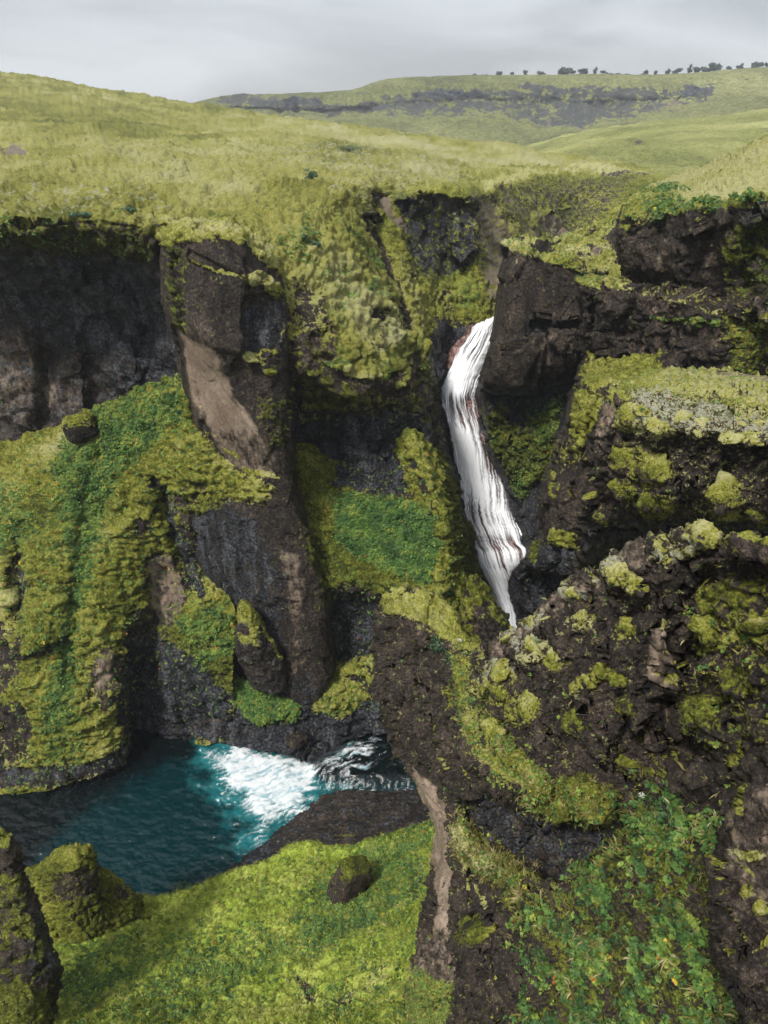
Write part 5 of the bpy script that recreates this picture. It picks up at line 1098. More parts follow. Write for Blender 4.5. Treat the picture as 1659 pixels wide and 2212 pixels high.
def bed_material():
    m = bpy.data.materials.new('wet_brown_rock')
    t = nodes(m); B = NB(t)
    pos = B.n('ShaderNodeNewGeometry').outputs['Position']
    f = B.noise(pos, 1.4, 6, 0.62)
    c = B.ramp(f, [(0.38, (0.045, 0.022, 0.017)), (0.5, (0.125, 0.062, 0.050)), (0.62, (0.25, 0.145, 0.12))])
    bp = B.n('ShaderNodeBump', {'Strength': 0.8, 'Distance': 0.4, 'Height': f})
    pb = B.n('ShaderNodeBsdfPrincipled', {'Base Color': c, 'Roughness': 0.4, 'Normal': bp.outputs[0]})
    B.n('ShaderNodeOutputMaterial', {'Surface': pb.outputs[0]})
    return m
tag(link('stream_bed_terrain', bed_me, bed_material()), 'reddish brown wet rock bed under the waterfall', 'stream bed', kind='structure')

wx, wy, wd = fall_grid(0, -0.5)
Wf = at(wx, wy, wd)
width = (cols[1] - cols[0])[:, None]
across = U[None, :] * width / 7.0 + 0.5 * perlin(np.stack([U[None, :] * 3 + 0 * wx, tt[:, None] * 16 + 0 * wx, 0 * wx], -1))
along = tt[:, None] * 7.0 + 0 * wx
st = fbm(np.stack([across * 1.6, along * 0.9, 0 * wx], -1), 4, 0.62) + 0.35 * fbm(np.stack([across * 0.5, along * 0.7, 0 * wx + 4], -1), 2)
pf = np.stack([wx, wy], -1)
dens = np.full(wx.shape, 0.66)
def dmod(val, shape, soft):
    global dens
    m = area_mask(pf, shape, soft)
    dens = dens * (1 - m) + val * m
dmod(0.30, [(985, 862), (1035, 850), (1050, 900), (1075, 980), (1090, 1050), (1050, 1010), (1020, 940), (985, 905)], 12)
dmod(0.95, [(962, 770), (1040, 790), (1000, 850), (950, 850)], 12)
dmod(0.92, [(966, 925), (1010, 935), (1050, 1030), (1090, 1110), (1040, 1110), (990, 1040)], 14)
dmod(0.30, [(1010, 1150), (1120, 1160), (1150, 1185), (1060, 1195), (1020, 1195)], 12)
dmod(0.52, [(1030, 1195), (1130, 1195), (1090, 1235), (1040, 1235)], 10)
dmod(0.85, [(1050, 1236), (1100, 1230), (1120, 1370), (1070, 1330)], 10)
dmod(0.45, [(1005, 1090), (1045, 1100), (1050, 1150), (1010, 1150)], 12)
edge = smooth(0, 0.10, U) * smooth(0, 0.10, 1 - U)
den = np.clip(dens + 0.08 + st * 1.1, 0, 1) * (0.15 + 0.85 * np.clip(edge[None, :] + 0.5 * st, 0, 1))
Wf = Wf + nb * (0.35 * den + 0.08 * st)[..., None]
def fall_material():
    m = bpy.data.materials.new('falling_water')
    t = nodes(m); B = NB(t)
    d = B.attr('dens')
    c = B.mix(B.ss(d, 0.35, 0.95), (0.80, 0.82, 0.86), (0.96, 0.96, 0.97))
    pb = B.n('ShaderNodeBsdfPrincipled', {'Base Color': c, 'Roughness': 0.5})
    tr = B.n('ShaderNodeBsdfTransparent')
    mx = B.n('ShaderNodeMixShader', {0: B.ss(d, 0.12, 0.86), 1: tr.outputs[0], 2: pb.outputs[0]})
    B.n('ShaderNodeOutputMaterial', {'Surface': mx.outputs[0]})
    return m
MAT_FALL = fall_material()
fall = bpy.data.objects.new('waterfall', None)
C.objects.link(fall)
fall.location = at(1112, 1400, 96)
tag(fall, 'white waterfall sliding down brown rock between mossy cliffs', 'waterfall')
def fall_part(name, y0, y1):
    i0 = int(np.searchsorted(cols[2], y0)); i1 = int(np.searchsorted(cols[2], y1)) + 1
    V = Wf[i0:i1] - np.array(fall.location)
    o = link(name, raw_mesh(name, V, grid_faces(V.shape[0], V.shape[1]), True, {'dens': den[i0:i1]}), MAT_FALL, fall)
    return o
fall_part('upper_chute', 680, 866)
fall_part('lower_chute', 866, 1150)
fall_part('shelf_water', 1150, 1234)
fall_part('plunge_spout', 1234, 1408)

# ------------------------------------------------------------------ single stones
M_lean = mass('leaning_slab', [
    [(515, 1306, 75), (521, 1298, 73.5), (528, 1298, 73), (536, 1308, 74), (540, 1318, 76)],
    [(511, 1328, 75), (514, 1318, 71.2), (534, 1308, 70.4), (556, 1326, 71.6), (562, 1334, 74.5)],
    [(510, 1370, 74.5), (513, 1366, 70.3), (548, 1360, 69.3), (584, 1376, 71), (590, 1382, 74)],
    [(512, 1412, 74), (516, 1410, 69.8), (560, 1412, 68.8), (608, 1424, 70.5), (614, 1428, 73.5)],
    [(528, 1452, 73.5), (533, 1450, 69.8), (572, 1458, 68.7), (618, 1462, 70.3), (624, 1466, 73)],
    [(548, 1492, 73), (554, 1490, 69.8), (584, 1500, 68.7), (614, 1496, 70), (620, 1496, 72.5)],
], MAT_CLIFF, step=2.2, disp=[('blocks', 3.0, 0.35), ('fbm', 2.5, 0.2)], rock=[('ridged', 1.0, 0.12)], lump=[((0.8, 0.8, 0.6), 0.2)], base={'moss': 0.06, 'dark': 0.35}, hue=0.6, warp=5,
    paint=[('moss', 0.95, [(511, 1330), (518, 1296), (535, 1300), (560, 1330), (555, 1385), (540, 1380), (535, 1345), (516, 1345)], 4),
           ('moss', 0.9, [(555, 1330), (566, 1340), (612, 1428), (604, 1424), (570, 1372)], 3), ('moss', 0.8, [(514, 1360), (550, 1378), (560, 1392), (520, 1386)], 4)])
tag(M_lean.o, 'dark leaning slab with mossy edges at the foot of the pillar', 'rock')

def ico(sub):
    import bmesh
    bm = bmesh.new()
    bmesh.ops.create_icosphere(bm, subdivisions=sub, radius=1.0)
    V = np.array([v.co[:] for v in bm.verts])
    Fc = np.array([[v.index for v in f.verts] for f in bm.faces])
    bm.free()
    return V, Fc
ICO4, ICO3 = ico(5), ico(4)
ICO_SMALL = ico(3)

def stone(name, loc, size, rotz, tilt, mat, seed, label, cat, moss_at=0.2, hue=0.5, square=0.55):
    V, Fc = ICO4
    V = np.sign(V) * np.abs(V) ** square
    V = V / np.abs(V).max()
    V = V * np.array(size)
    V = V + V / np.linalg.norm(V, axis=1, keepdims=True) * (0.22 * min(size) * fbm(V / max(size) * 1.6 + seed, 3) + 0.08 * min(size) * ridged(V / max(size) * 5 + seed, 2))[:, None]
    R = np.array(Matrix.Rotation(rotz, 3, 'Z') @ Matrix.Rotation(tilt, 3, 'Y'))
    V = V @ R.T
    me0 = raw_mesh(name, V, Fc)
    nn = np.zeros(len(V) * 3, np.float32)
    me0.vertices.foreach_get('normal', nn)
    nn = nn.reshape(-1, 3)
    ms = smooth(moss_at, moss_at + 0.35, nn[:, 2] + 0.3 * fbm(V / max(size) * 3 + seed, 3))
    V = V + nn * (ms * (billow(V / 0.6 + seed, 2) + 0.3) * 0.12)[:, None]
    bpy.data.meshes.remove(me0)
    me0 = raw_mesh(name, V, Fc, True, {'moss': ms, 'hue': np.clip(hue + 0.3 * fbm(V / 1.2 + 4, 2), 0, 1)})
    o = link(name, me0, mat)
    o.location = loc
    return tag(o, label, cat)

p, n_ = spot(M_meadow, 757, 1925)
stone('boulder', p + np.array([0, 0, 1.2]), (1.5, 1.2, 2.3), 0.5, 0.45, MAT_NEAR, 3.0, 'square mossy boulder standing alone on the green meadow slope', 'boulder', 0.38, 0.3, 0.45)
p, n_ = spot(M_apron, 178, 930)
stone('boulder', p + np.array([0, -0.5, 0.7]), (2.1, 1.8, 1.7), 0.3, -0.2, MAT_CLIFF, 9.0, 'mossy boulder lying on the leafy slope below the cave', 'boulder', 0.15, 0.45)
p, n_ = spot(M_bank, 645, 1588)
stone('boulder', p + np.array([0, -0.8, 0.0]), (1.5, 1.1, 0.8), 0.9, 0.3, MAT_CLIFF, 14.0, 'small wet boulder at the water edge beside the white rapids', 'boulder', 1.2)

# ------------------------------------------------------------------ moss cushions growing on the near rocks
cush_mesh = {}
def cushion(M, px, py, r, seed, squash=0.8, hue=0.6, stretch=1.0):
    P0, N0 = spot(M, px, py)
    depth = P0[1] * CP - P0[2] * SP
    R = r * depth / F
    V, Fc = ICO3 if r > 26 else ICO_SMALL
    V = V * np.array([1.0, stretch, squash])
    q = V * 1.5 + seed * 3.7
    V = V * (1 + 0.45 * fbm(q, 2) + 0.16 * fbm(q * 3, 2) + 0.07 * billow(q * 6, 2))[:, None]
    V[:, 2] = np.where(V[:, 2] < 0, V[:, 2] * 0.5, V[:, 2])
    V = V * R
    nn = np.array([N0[0], N0[1], max(N0[2], 0.1) + 0.25])
    nn /= np.linalg.norm(nn)
    up = Vector(nn).to_track_quat('Z', 'Y').to_matrix()
    V = V @ np.array(up).T
    hv = np.clip(hue + 0.45 * fbm(V / R * 1.2 + seed, 3) + 0.25 * V[:, 2] / R, 0, 1)
    mv = np.clip(0.75 + 0.7 * V[:, 2] / R, 0, 1)
    me0 = raw_mesh('moss_cushion', V + P0 - N0 * R * 0.24, Fc, True, {'moss': mv, 'hue': hv})
    return link('moss_cushion', me0, MAT_NEAR, M.o)
for i, (x, y, r, h_, st_) in enumerate(CUSH_FIN):
    cushion(M_fin, x, y, r * 1.15, i + 1.0, 0.36, h_ * 0.85, st_)
for i, (x, y, r, h_, st_) in enumerate(CUSH_LEDGE):
    cushion(M_ledge, x, y, r * 1.15, i + 60.0, 0.34, h_ * 0.8, st_)

# ------------------------------------------------------------------ leaves and grass
def leaf_material(name, stops, trans=0.3):
    m = bpy.data.materials.new(name)
    t = nodes(m); B = NB(t)
    tone = B.attr('tone')
    r = B.ramp(tone, stops)
    pb = B.n('ShaderNodeBsdfPrincipled', {'Base Color': r, 'Roughness': 0.6})
    pb.inputs['Specular IOR Level'].default_value = 0.3
    tl = B.n('ShaderNodeBsdfTranslucent', {'Color': r})
    mx = B.n('ShaderNodeMixShader', {0: trans, 1: pb.outputs[0], 2: tl.outputs[0]})
    B.n('ShaderNodeOutputMaterial', {'Surface': mx.outputs[0]})
    return m
MAT_LEAF = leaf_material('leaf', [(0.0, (0.022, 0.052, 0.018)), (0.35, (0.060, 0.130, 0.034)), (0.65, (0.125, 0.220, 0.045)), (0.86, (0.25, 0.32, 0.055)), (0.955, (0.36, 0.36, 0.06)), (0.975, (0.55, 0.42, 0.04)), (0.99, (0.36, 0.10, 0.03))])
MAT_BLUELEAF = leaf_material('blue_leaf', [(0.0, (0.020, 0.050, 0.024)), (0.5, (0.055, 0.115, 0.060)), (1.0, (0.15, 0.21, 0.12))])
MAT_GRASS = leaf_material('grass', [(0.0, (0.085, 0.125, 0.014)), (0.4, (0.19, 0.24, 0.028)), (0.75, (0.32, 0.33, 0.060)), (1.0, (0.45, 0.41, 0.15))])
MAT_DRYGRASS = leaf_material('dry_grass', [(0.0, (0.060, 0.060, 0.012)), (0.5, (0.165, 0.150, 0.030)), (1.0, (0.42, 0.36, 0.19))])
MAT_FARLEAF = leaf_material('far_leaf', [(0.0, (0.022, 0.034, 0.032)), (1.0, (0.055, 0.075, 0.066))], 0.1)  # haze put into the colour: lighter, bluish grey leaves

def rosette(k, seed, wide=0.34, lift=(15, 55)):
    r = np.random.default_rng(seed)
    V, Fc = [], []
    for i in range(k):
        a = 2 * math.pi * (i + r.uniform(-.35, .35)) / k
        e = math.radians(r.uniform(*lift))
        l = r.uniform(0.6, 1.0)
        d = np.array([math.cos(a) * math.cos(e), math.sin(a) * math.cos(e), math.sin(e)])
        sd = np.array([-math.sin(a), math.cos(a), 0])
        b = len(V)
        V += [d * 0.12, d * l * 0.55 + sd * wide * l + [0, 0, .06], d * l * 0.97 - [0, 0, .22 * l], d * l * 0.55 - sd * wide * l + [0, 0, .06]]
        Fc.append([b, b + 1, b + 2, b + 3])
    return np.array(V), np.array(Fc)
def tuft(k, seed, spread=0.55):
    r = np.random.default_rng(seed)
    V, Fc = [], []
    for i in range(k):
        a = r.uniform(0, 2 * math.pi)
        e = r.uniform(0.2, spread)
        d = np.array([math.cos(a) * e, math.sin(a) * e, 1.0]) * r.uniform(.6, 1.0)
        sd = np.array([-math.sin(a), math.cos(a), 0]) * 0.055
        o = np.array([math.cos(a), math.sin(a), 0]) * r.uniform(0, .25)
        b = len(V)
        V += [o + sd, o - sd, o + d * .6 - sd * .6, o + d + np.array([d[0], d[1], -0.35]) * .4]
        Fc.append([b, b + 1, b + 2, b + 3])
    return np.array(V), np.array(Fc)

def scatter(name, M, weight, count, templates, size, mat, label, seed=1, upmix=0.6, tone=(0, 1), lift=0.0, patch=None):
    """one object of many plants spread over mass M where weight is high"""
    r = np.random.default_rng(seed)
    P_, N_ = M.P, M.n
    du = np.linalg.norm(np.diff(P_, axis=1), axis=-1); dv = np.linalg.norm(np.diff(P_, axis=0), axis=-1)
    area = du[:-1] * dv[:, :-1]
    w = (weight * np.ones(P_.shape[:2]))[:-1, :-1] * area
    inv = M.pix[:-1, :-1]
    w = w * ((inv[..., 0] > -80) & (inv[..., 0] < 1740) & (inv[..., 1] < 2290))
    w = np.clip(w, 0, None).ravel()
    idx = r.choice(len(w), count, p=w / w.sum())
    i, j = np.unravel_index(idx, area.shape)
    fu, fv = r.random(count)[:, None], r.random(count)[:, None]
    B0 = P_[i, j] * (1 - fu) * (1 - fv) + P_[i, j + 1] * fu * (1 - fv) + P_[i + 1, j] * (1 - fu) * fv + P_[i + 1, j + 1] * fu * fv
    Nn = N_[i, j] * (1 - upmix) + np.array([0, -0.12, 1.0]) * upmix + r.normal(size=(count, 3)) * 0.15
    Nn /= np.linalg.norm(Nn, axis=1, keepdims=True)
    T = np.cross(Nn, r.normal(size=(count, 3))); T /= np.linalg.norm(T, axis=1, keepdims=True)
    Bt = np.cross(Nn, T)
    sz = r.uniform(size[0], size[1], count) * (0.7 + 0.6 * r.random(count))
    clus = fbm(B0 / (patch or 1.2), 2)
    tn = np.clip(tone[0] + (tone[1] - tone[0]) * (0.5 + 0.7 * clus + r.normal(size=count) * 0.2), 0, 0.95)
    rare = r.random(count)
    if mat is MAT_LEAF:
        tn = np.where(rare > 0.994, 0.965 + 0.03 * r.random(count), tn)
    Vs, Fs, Ts, base = [], [], [], 0
    which = r.integers(0, len(templates), count)
    for k, (tv, tf) in enumerate(templates):
        s_ = which == k
        m_ = int(s_.sum())
        if not m_: continue
        X = (tv[None, :, 0, None] * T[s_][:, None] + tv[None, :, 1, None] * Bt[s_][:, None] + tv[None, :, 2, None] * Nn[s_][:, None]) * sz[s_][:, None, None] + (B0[s_] + Nn[s_] * lift)[:, None]
        Vs.append(X.reshape(-1, 3))
        Fs.append((tf[None] + (np.arange(m_) * len(tv))[:, None, None] + base).reshape(-1, tf.shape[1]))
        Ts.append(np.repeat(np.clip(tn[s_][:, None] + r.normal(size=(m_, len(tf))) * 0.06 * (rare[s_] < .994)[:, None], 0, 1), 4, axis=1).ravel())
        base += m_ * len(tv)
    me0 = raw_mesh(name, np.concatenate(Vs), np.concatenate(Fs), False, {'tone': np.concatenate(Ts)})
    o = link(name, me0, mat)
    return tag(o, label, None, None, 'stuff')

ROS = [rosette(k, 10 + k) for k in (5, 6, 7)]
ROS3 = [rosette(k, 20 + k, 0.4) for k in (3, 4)]
TUFT = [tuft(k, 30 + k) for k in (5, 6, 7)]
TUFT3 = [tuft(k, 40 + k, 1.5) for k in (4, 5)]
LONG = [tuft(k, 50 + k, 1.1) for k in (5, 6)]
def region(M, shape, soft):
    wob = np.stack([fbm(np.stack([M.pix[..., 0] / 40, M.pix[..., 1] / 40, 0 * M.pix[..., 0] + 2], -1), 3), fbm(np.stack([M.pix[..., 0] / 40, M.pix[..., 1] / 40, 0 * M.pix[..., 0] + 7], -1), 3)], -1) * 22
    return area_mask(M.pix + wob, shape, soft)
def clumps(M, wl, lo, hi, off=0.0):
    return smooth(lo, hi, fbm(M.P / wl + off, 3))

VEG = [(1290, 1870), (1340, 1800), (1330, 1720), (1400, 1690), (1470, 1760), (1570, 1790), (1570, 2000), (1640, 2260), (1120, 2260), (1160, 2100), (1110, 2010), (1200, 1950)]
w = region(M_fin, VEG, 40) * (0.04 + clumps(M_fin, 1.5, -0.08, 0.22))
scatter('leafy_ground_cover', M_fin, w, 5600, ROS, (0.16, 0.34), MAT_LEAF, 'broad green leaves covering the lower face of the near fin', 2, 0.35, (0.0, 0.85))
scatter('dry_grass', M_fin, w + 0.15 * region(M_fin, [(980, 1760), (1160, 1880), (1160, 1960), (990, 1860)], 20) * 4, 1500, LONG, (0.2, 0.45), MAT_DRYGRASS, 'straw coloured grass blades among the leaves on the near fin', 3, 0.5, (0.1, 0.95))
w = region(M_fin, [(975, 1400), (1015, 1400), (1010, 1500), (1060, 1540), (1200, 1690), (1330, 1710), (1320, 1770), (1150, 1750), (1050, 1670), (980, 1550)], 14) * 0.9 + \
    region(M_fin, [(985, 1740), (1040, 1800), (1150, 1890), (1160, 1960), (1060, 1900), (985, 1830)], 14) + \
    0.55 * region(M_fin, [(1470, 1300), (1700, 1230), (1700, 1640), (1560, 1640), (1480, 1560)], 30) * clumps(M_fin, 1.1, 0.0, 0.3) + \
    0.10 * clumps(M_fin, 0.9, 0.1, 0.35, 5.0) + 0.5 * region(M_fin, [(840, 2110), (920, 2090), (985, 2115), (990, 2240), (850, 2240)], 12)
scatter('leafy_ground_cover', M_fin, w, 5200, ROS, (0.09, 0.20), MAT_LEAF, 'small leaf sprays along the mossy ledges of the near fin', 4, 0.4, (0.2, 0.95))
scatter('dry_grass', M_fin, w + 0.06, 4200, LONG, (0.14, 0.3), MAT_DRYGRASS, 'fine grass wisps on the ledges of the near fin', 5, 0.5, (0.2, 0.95))
w = M_meadow.A['leaf'] ** 1.3 * (0.15 + clumps(M_meadow, 2.2, -0.2, 0.3))
scatter('leafy_ground_cover', M_meadow, w, 26000, ROS3, (0.12, 0.30), MAT_LEAF, 'low leafy herbs dotted over the meadow slope', 6, 0.4, (0.0, 0.75), patch=2.0)
scatter('meadow_grass', M_meadow, M_meadow.A['moss'], 30000, TUFT3, (0.12, 0.30), MAT_GRASS, 'short yellow-green grass of the meadow slope', 7, 0.5, (0.1, 1.0), patch=2.0)
w = np.clip(M_apron.A['leaf'] - 0.15, 0, 1) * (0.2 + clumps(M_apron, 3.0, -0.2, 0.25)) + 0.02
scatter('leafy_ground_cover', M_apron, w, 16000, ROS3, (0.18, 0.42), MAT_LEAF, 'leafy plants in strips on the slope below the cave', 8, 0.5, (0.05, 0.95), patch=2.4)
w = np.clip(M_domeapron.A['leaf'] - 0.3, 0, 1) * (0.3 + clumps(M_domeapron, 3.0, -0.3, 0.2)) + 0.01
scatter('leafy_ground_cover', M_domeapron, w, 9000, ROS3, (0.20, 0.45), MAT_LEAF, 'dense leafy patch on the slope under the moss dome', 9, 0.5, (0.0, 0.8), patch=2.4)
w = np.clip(M_bank.A['leaf'] - 0.2, 0, 1) + 0.15 * np.clip(M_bank.A['moss'] - 0.3, 0, 1)
scatter('leafy_ground_cover', M_bank, w, 3200, ROS3, (0.18, 0.40), MAT_LEAF, 'leafy plants on the dark rocks of the far river bank', 10, 0.5, (0.1, 0.98), patch=2.4)
w = np.clip(M_wall.A['leaf'] - 0.2, 0, 1) + 0.25 * np.clip(M_wall.A['moss'] - 0.4, 0, 1) * smooth(0.8, 0.6, M_wall.A['hue'])
scatter('leafy_ground_cover', M_wall, w, 5200, ROS3, (0.16, 0.38), MAT_LEAF, 'green tufts on the ledges of the right cliff wall', 11, 0.5, (0.0, 0.8), patch=2.4)
w = np.clip(M_block.A['leaf'] - 0.2, 0, 1) + 0.1 * np.clip(M_block.A['moss'] - 0.4, 0, 1)
scatter('leafy_ground_cover', M_block, w, 2400, ROS3, (0.2, 0.42), MAT_LEAF, 'green plants on the wet slope under the square block', 12, 0.5, (0.1, 0.9), patch=2.4)
w = 0.3 * np.clip(M_ledge.A['moss'] - 0.4, 0, 1) + 0.06 * clumps(M_ledge, 1.2, 0.1, 0.35)
scatter('leafy_ground_cover', M_ledge, w, 2200, ROS3, (0.10, 0.24), MAT_LEAF, 'small leaf sprays on the ledge rock below the right wall', 13, 0.4, (0.2, 0.95))
w = smooth(0.5, 0.9, M_head.A['moss']) * smooth(440, 470, M_head.pix[..., 1]) * clumps(M_head, 4.0, 0.05, 0.4) + 0.5 * region(M_head, [(-80, 480), (350, 490), (350, 570), (-80, 560)], 14) * clumps(M_head, 2.0, 0.0, 0.3)
scatter('leafy_ground_cover', M_head, w, 6000, ROS3, (0.16, 0.36), MAT_LEAF, 'scattered herbs on the rim and dome of the left plateau', 14, 0.5, (0.05, 0.9), patch=3)

# ------------------------------------------------------------------ shrubs, flowers, skyline trees
def tube(a, b, r0, r1, k=5):
    a, b = np.array(a, float), np.array(b, float)
    d = (b - a) / np.linalg.norm(b - a)
    u = np.cross(d, [0.3, 0.9, 0.2]); u /= np.linalg.norm(u)
    v = np.cross(d, u)
    an = np.linspace(0, 2 * math.pi, k, endpoint=False)
    ring = np.cos(an)[:, None] * u + np.sin(an)[:, None] * v
    V = np.concatenate([a + ring * r0, b + ring * r1])
    Fc = [[i, (i + 1) % k, k + (i + 1) % k, k + i] for i in range(k)]
    return V, np.array(Fc)
def join(parts):
    Vs, Fs, b = [], [], 0
    for V, Fc in parts:
        Vs.append(V); Fs.append(Fc + b); b += len(V)
    return np.concatenate(Vs), np.concatenate(Fs)
def flat_material(name, c0, c1, scale, rough=0.8):
    m = bpy.data.materials.new(name)
    t = nodes(m); B = NB(t)
    pos = B.n('ShaderNodeNewGeometry').outputs['Position']
    c = B.mix(B.ss(B.noise(pos, scale, 4, 0.6), 0.35, 0.65), c0, c1)
    pb = B.n('ShaderNodeBsdfPrincipled', {'Base Color': c, 'Roughness': rough})
    B.n('ShaderNodeOutputMaterial', {'Surface': pb.outputs[0]})
    return m
MAT_BARK = flat_material('bark', (0.035, 0.026, 0.020), (0.10, 0.085, 0.070), 20)
MAT_STEM = flat_material('green_stem', (0.05, 0.075, 0.02), (0.10, 0.13, 0.04), 30)
MAT_PETAL = flat_material('white_petal', (0.30, 0.32, 0.25), (0.52, 0.53, 0.47), 40)

def leaf_cloud(r, centre, radii, count, size, lobes=5):
    """leaf quads spread through several overlapping lobes"""
    lob = r.normal(size=(lobes, 3)) * 0.45
    ls = r.uniform(0.45, 0.75, lobes)
    k = r.integers(0, lobes, count)
    d = r.normal(size=(count, 3)); d /= np.linalg.norm(d, axis=1, keepdims=True)
    p = (lob[k] + d * (ls[k] * r.random(count) ** 0.4)[:, None]) * np.array(radii) + np.array(centre)
    nrm = d + r.normal(size=(count, 3)) * 0.6 + [0, 0, 0.4]
    nrm /= np.linalg.norm(nrm, axis=1, keepdims=True)
    t_ = np.cross(nrm, r.normal(size=(count, 3))); t_ /= np.linalg.norm(t_, axis=1, keepdims=True)
    b_ = np.cross(nrm, t_)
    sz = (size * r.uniform(0.6, 1.3, count))[:, None]
    V = np.stack([p - t_ * sz, p + b_ * sz * 0.5, p + t_ * sz, p - b_ * sz * 0.5], 1).reshape(-1, 3)
    Fc = np.arange(count * 4).reshape(-1, 4)
    tone = np.clip(0.45 + 0.3 * lob[k, 2] + r.normal(size=count) * 0.2, 0, 1)
    return V, Fc, np.repeat(tone, 4)

def shrub(M, px, py, wpx, hpx, label, seed, mat, name='shrub', cat='shrub', leaf=0.09, count=500, group=None, bare=0):
    P0, N0 = spot(M, px, py)
    depth = P0[1] * CP - P0[2] * SP
    rw, rh = wpx / 2 * depth / F, hpx / 2 * depth / F
    r = np.random.default_rng(seed)
    root = bpy.data.objects.new(name, None)
    C.objects.link(root)
    root.location = P0
    tag(root, label, cat, group)
    V, Fc, tn = leaf_cloud(r, (0, 0, rh * 0.8), (rw, rw, rh), count, leaf, 7)
    link('foliage', raw_mesh('foliage', V, Fc, False, {'tone': tn}), mat, root)
    parts = []
    for i in range(6 + bare):
        a = r.uniform(0, 2 * math.pi)
        e = r.uniform(0.4, 0.9)
        mid_ = np.array([math.cos(a) * rw * e * .5, math.sin(a) * rw * e * .5, rh * .5])
        parts.append(tube((0, 0, -0.1), mid_, rw * .05, rw * .03))
        parts.append(tube(mid_, mid_ * np.array([1.9, 1.9, 1.7 - (1.4 if i >= 6 else 0)]), rw * .03, rw * .012))
    V, Fc = join(parts)
    link('branch', raw_mesh('branch', V, Fc), MAT_BARK, root)
    return root

shrub(M_fin, 968, 1412, 88, 56, 'grey-green leafy shrub with bare twigs on the mossy prow', 71, MAT_BLUELEAF, 'shrub', 'shrub', 0.11, 900, None, 5)
for i, (x, y, w_, h_, lb) in enumerate([
        (675, 381, 34, 15, 'blue-green willow shrub on the plateau at the head of the gully'),
        (432, 494, 44, 26, 'willow shrub hanging over the top of the rock pillar'),
        (373, 522, 30, 24, 'willow shrub at the left shoulder of the rock pillar'),
        (657, 516, 18, 12, 'upper of two small round shrubs on the dome slope'),
        (682, 531, 22, 13, 'lower of two small round shrubs on the dome slope'),
        (280, 454, 34, 12, 'flat pale willow shrub on the rim above the cave, nearer the pillar'),
        (180, 468, 44, 14, 'wide willow shrub on the rim above the cave, farther from the pillar'),
        (760, 322, 60, 14, 'spreading blue-green willow patch far back on the plateau')]):
    shrub(M_head, x, y, w_, h_, lb, 80 + i, MAT_BLUELEAF, 'willow_shrub', 'shrub', 0.16, 420, 'willow shrubs on the left plateau')
shrub(M_wall, 1612, 438, 40, 26, 'dark green bush on the rim of the right cliff wall', 95, MAT_LEAF, 'shrub', 'shrub', 0.17, 420)
shrub(M_meadow, 400, 1925, 42, 18, 'low dark green bush on the meadow edge above the pool', 96, MAT_BLUELEAF, 'shrub', 'shrub', 0.14, 420)

def umbel(M, px, py, size, label, seed):
    P0, N0 = spot(M, px, py)
    r = np.random.default_rng(seed)
    root = bpy.data.objects.new('angelica_plant', None)
    C.objects.link(root)
    root.location = P0
    tag(root, label, 'flower', 'white umbel flowers on the near fin')
    lean = np.array([0.12, -0.3, 0]) * r.uniform(.6, 1.2)
    top = lean + np.array([0, 0, 0.7 * size / 0.2])
    link('stem', raw_mesh('stem', *tube((0, 0, -0.1), top, 0.02, 0.012)), MAT_STEM, root)
    parts = []
    for i in range(34):
        a, e = r.uniform(0, 2 * math.pi), math.sqrt(r.random())
        q = top + np.array([math.cos(a) * e * size, math.sin(a) * e * size, size * 0.75 * (1 - e * e * 0.8)])
        if i % 3 == 0: parts.append(tube(top, q, 0.006, 0.004, 4))
        b = size * 0.17
        Vb = q + np.array([[b, 0, 0], [0, b, 0.02], [-b, 0, 0], [0, -b, 0.02]])
        parts.append((Vb, np.array([[0, 1, 2, 3]])))
        parts.append((q + np.array([[b * .7, 0, -b * .6], [0, 0, b * .7], [-b * .7, 0, -b * .6], [0, b * .7, -b * .3]]), np.array([[0, 1, 2, 3]])))
    link('flower_head', raw_mesh('flower_head', *join(parts), False), MAT_PETAL, root)
    V, Fc = rosette(6, seed, 0.3, (5, 40))
    link('leaf_rosette', raw_mesh('leaf_rosette', V * size * 1.6, Fc, False, {'tone': np.full(len(V), 0.45)}), MAT_LEAF, root)
umbel(M_fin, 1368, 1722, 0.12, 'white umbel flower at the top of the leafy face of the fin', 41)
umbel(M_fin, 1538, 1780, 0.12, 'white umbel flower beside the near right crag', 42)
umbel(M_fin, 985, 1392, 0.15, 'white umbel flower standing in the grey-green shrub on the prow', 43)

TREES = [(385, 330, 20, 16), (420, 329, 12, 10), (446, 329, 11, 9), (510, 328, 36, 22), (545, 327, 14, 24), (600, 325, 20, 30), (626, 325, 11, 11), (666, 324, 32, 26), (750, 322, 26, 36), (788, 321, 62, 42),
         (855, 321, 52, 34), (905, 321, 22, 44), (940, 321, 24, 24), (990, 322, 26, 11), (1020, 322, 26, 13), (1062, 322, 32, 13), (1118, 324, 18, 28), (1143, 324, 13, 28), (1164, 323, 22, 31), (1213, 321, 26, 31),
         (1275, 318, 46, 34), (1311, 312, 22, 50), (1336, 314, 44, 34), (1400, 308, 68, 48), (1432, 304, 24, 34), (1478, 300, 22, 26), (1527, 296, 32, 33), (1600, 288, 64, 42), (1640, 286, 16, 36)]
ORD = ['first', 'second', 'third', 'fourth', 'fifth', 'sixth', 'seventh', 'eighth', 'ninth', 'tenth', 'eleventh', 'twelfth', 'thirteenth', 'fourteenth', 'fifteenth']
ridge = M_far.P.reshape(-1, 3)
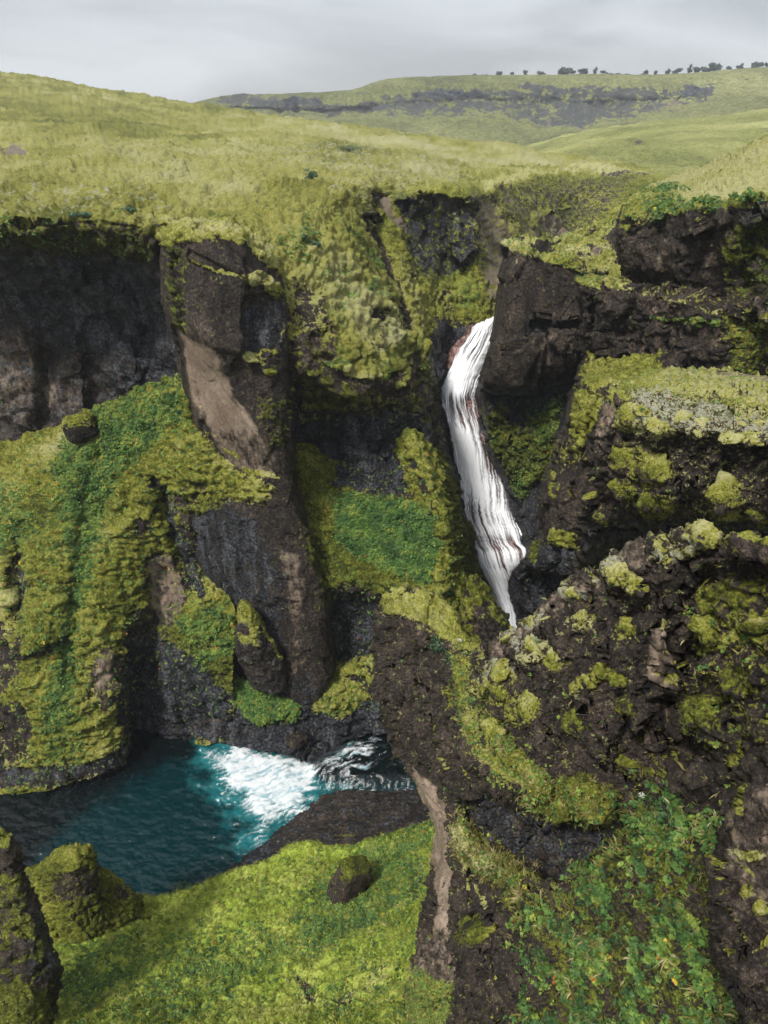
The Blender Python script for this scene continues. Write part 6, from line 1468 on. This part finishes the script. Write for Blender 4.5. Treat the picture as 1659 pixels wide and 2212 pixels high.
for i, (zx, zy, zw_, zh) in enumerate(TREES):
    px, py = 829.5 + zx / 2, zy / 2
    near = (np.abs(M_far.pix[..., 0] - px) < 6) & (M_far.P[..., 1] < 1420)
    k = np.where(near, M_far.pix[..., 1], 1e9)
    idx = np.unravel_index(np.argmin(k), k.shape)
    P0 = M_far.P[idx]
    depth = P0[1] * CP - P0[2] * SP
    rw, h_ = max(zw_ / 4 * depth / F, 1.8) * 0.85, max(zh / 2 * depth / F, 3.0) * 0.68
    r = np.random.default_rng(300 + i)
    root = bpy.data.objects.new('skyline_tree', None)
    C.objects.link(root)
    root.location = P0 - np.array([0, 0, 2.2])
    side = ('from the left' if i < 15 else 'from the right')
    o_ = ORD[i if i < 15 else len(TREES) - 1 - i]
    look = 'broad' if zw_ > 40 else ('tall narrow' if zh > 1.5 * zw_ else ('low' if zh < 16 else 'rounded'))
    tag(root, '%s dark tree on the far skyline, %s %s' % (look, o_, side), 'tree', 'trees on the far skyline')
    V, Fc, tn = leaf_cloud(r, (0, 0, h_ * 0.58), (rw * 1.1, rw, h_ * 0.42), 420, max(0.9, min(rw, h_) * 0.24), 7)
    link('crown', raw_mesh('crown', V, Fc, False, {'tone': tn}), MAT_FARLEAF, root)
    link('trunk', raw_mesh('trunk', *join([tube((0, 0, -1.5), (0.1 * rw, 0, h_ * .45), rw * .08, rw * .05), tube((0.1 * rw, 0, h_ * .4), (-.3 * rw, 0, h_ * .75), rw * .05, rw * .02), tube((0.1 * rw, 0, h_ * .4), (.4 * rw, 0.2, h_ * .8), rw * .05, rw * .02)])), MAT_BARK, root)

# ------------------------------------------------------------------ damp air
hz = bpy.data.meshes.new('haze')
x0, x1, y0, y1, z0, z1 = -2200, 2200, -60, 2100, -125, 190
hv = [(x, y, z) for x in (x0, x1) for y in (y0, y1) for z in (z0, z1)]
hz.from_pydata(hv, [], [(0, 1, 3, 2), (4, 6, 7, 5), (0, 4, 5, 1), (2, 3, 7, 6), (0, 2, 6, 4), (1, 5, 7, 3)])
m = bpy.data.materials.new('haze_air')
t = nodes(m); B = NB(t)
pv = B.n('ShaderNodeVolumePrincipled', {'Color': (0.86, 0.91, 0.97, 1), 'Density': 0.00014, 'Anisotropy': 0.2})
B.n('ShaderNodeOutputMaterial', {'Volume': pv.outputs[0]})
tag(link('haze', hz, m), 'thin pale haze fading the far hills', None, None, 'stuff')
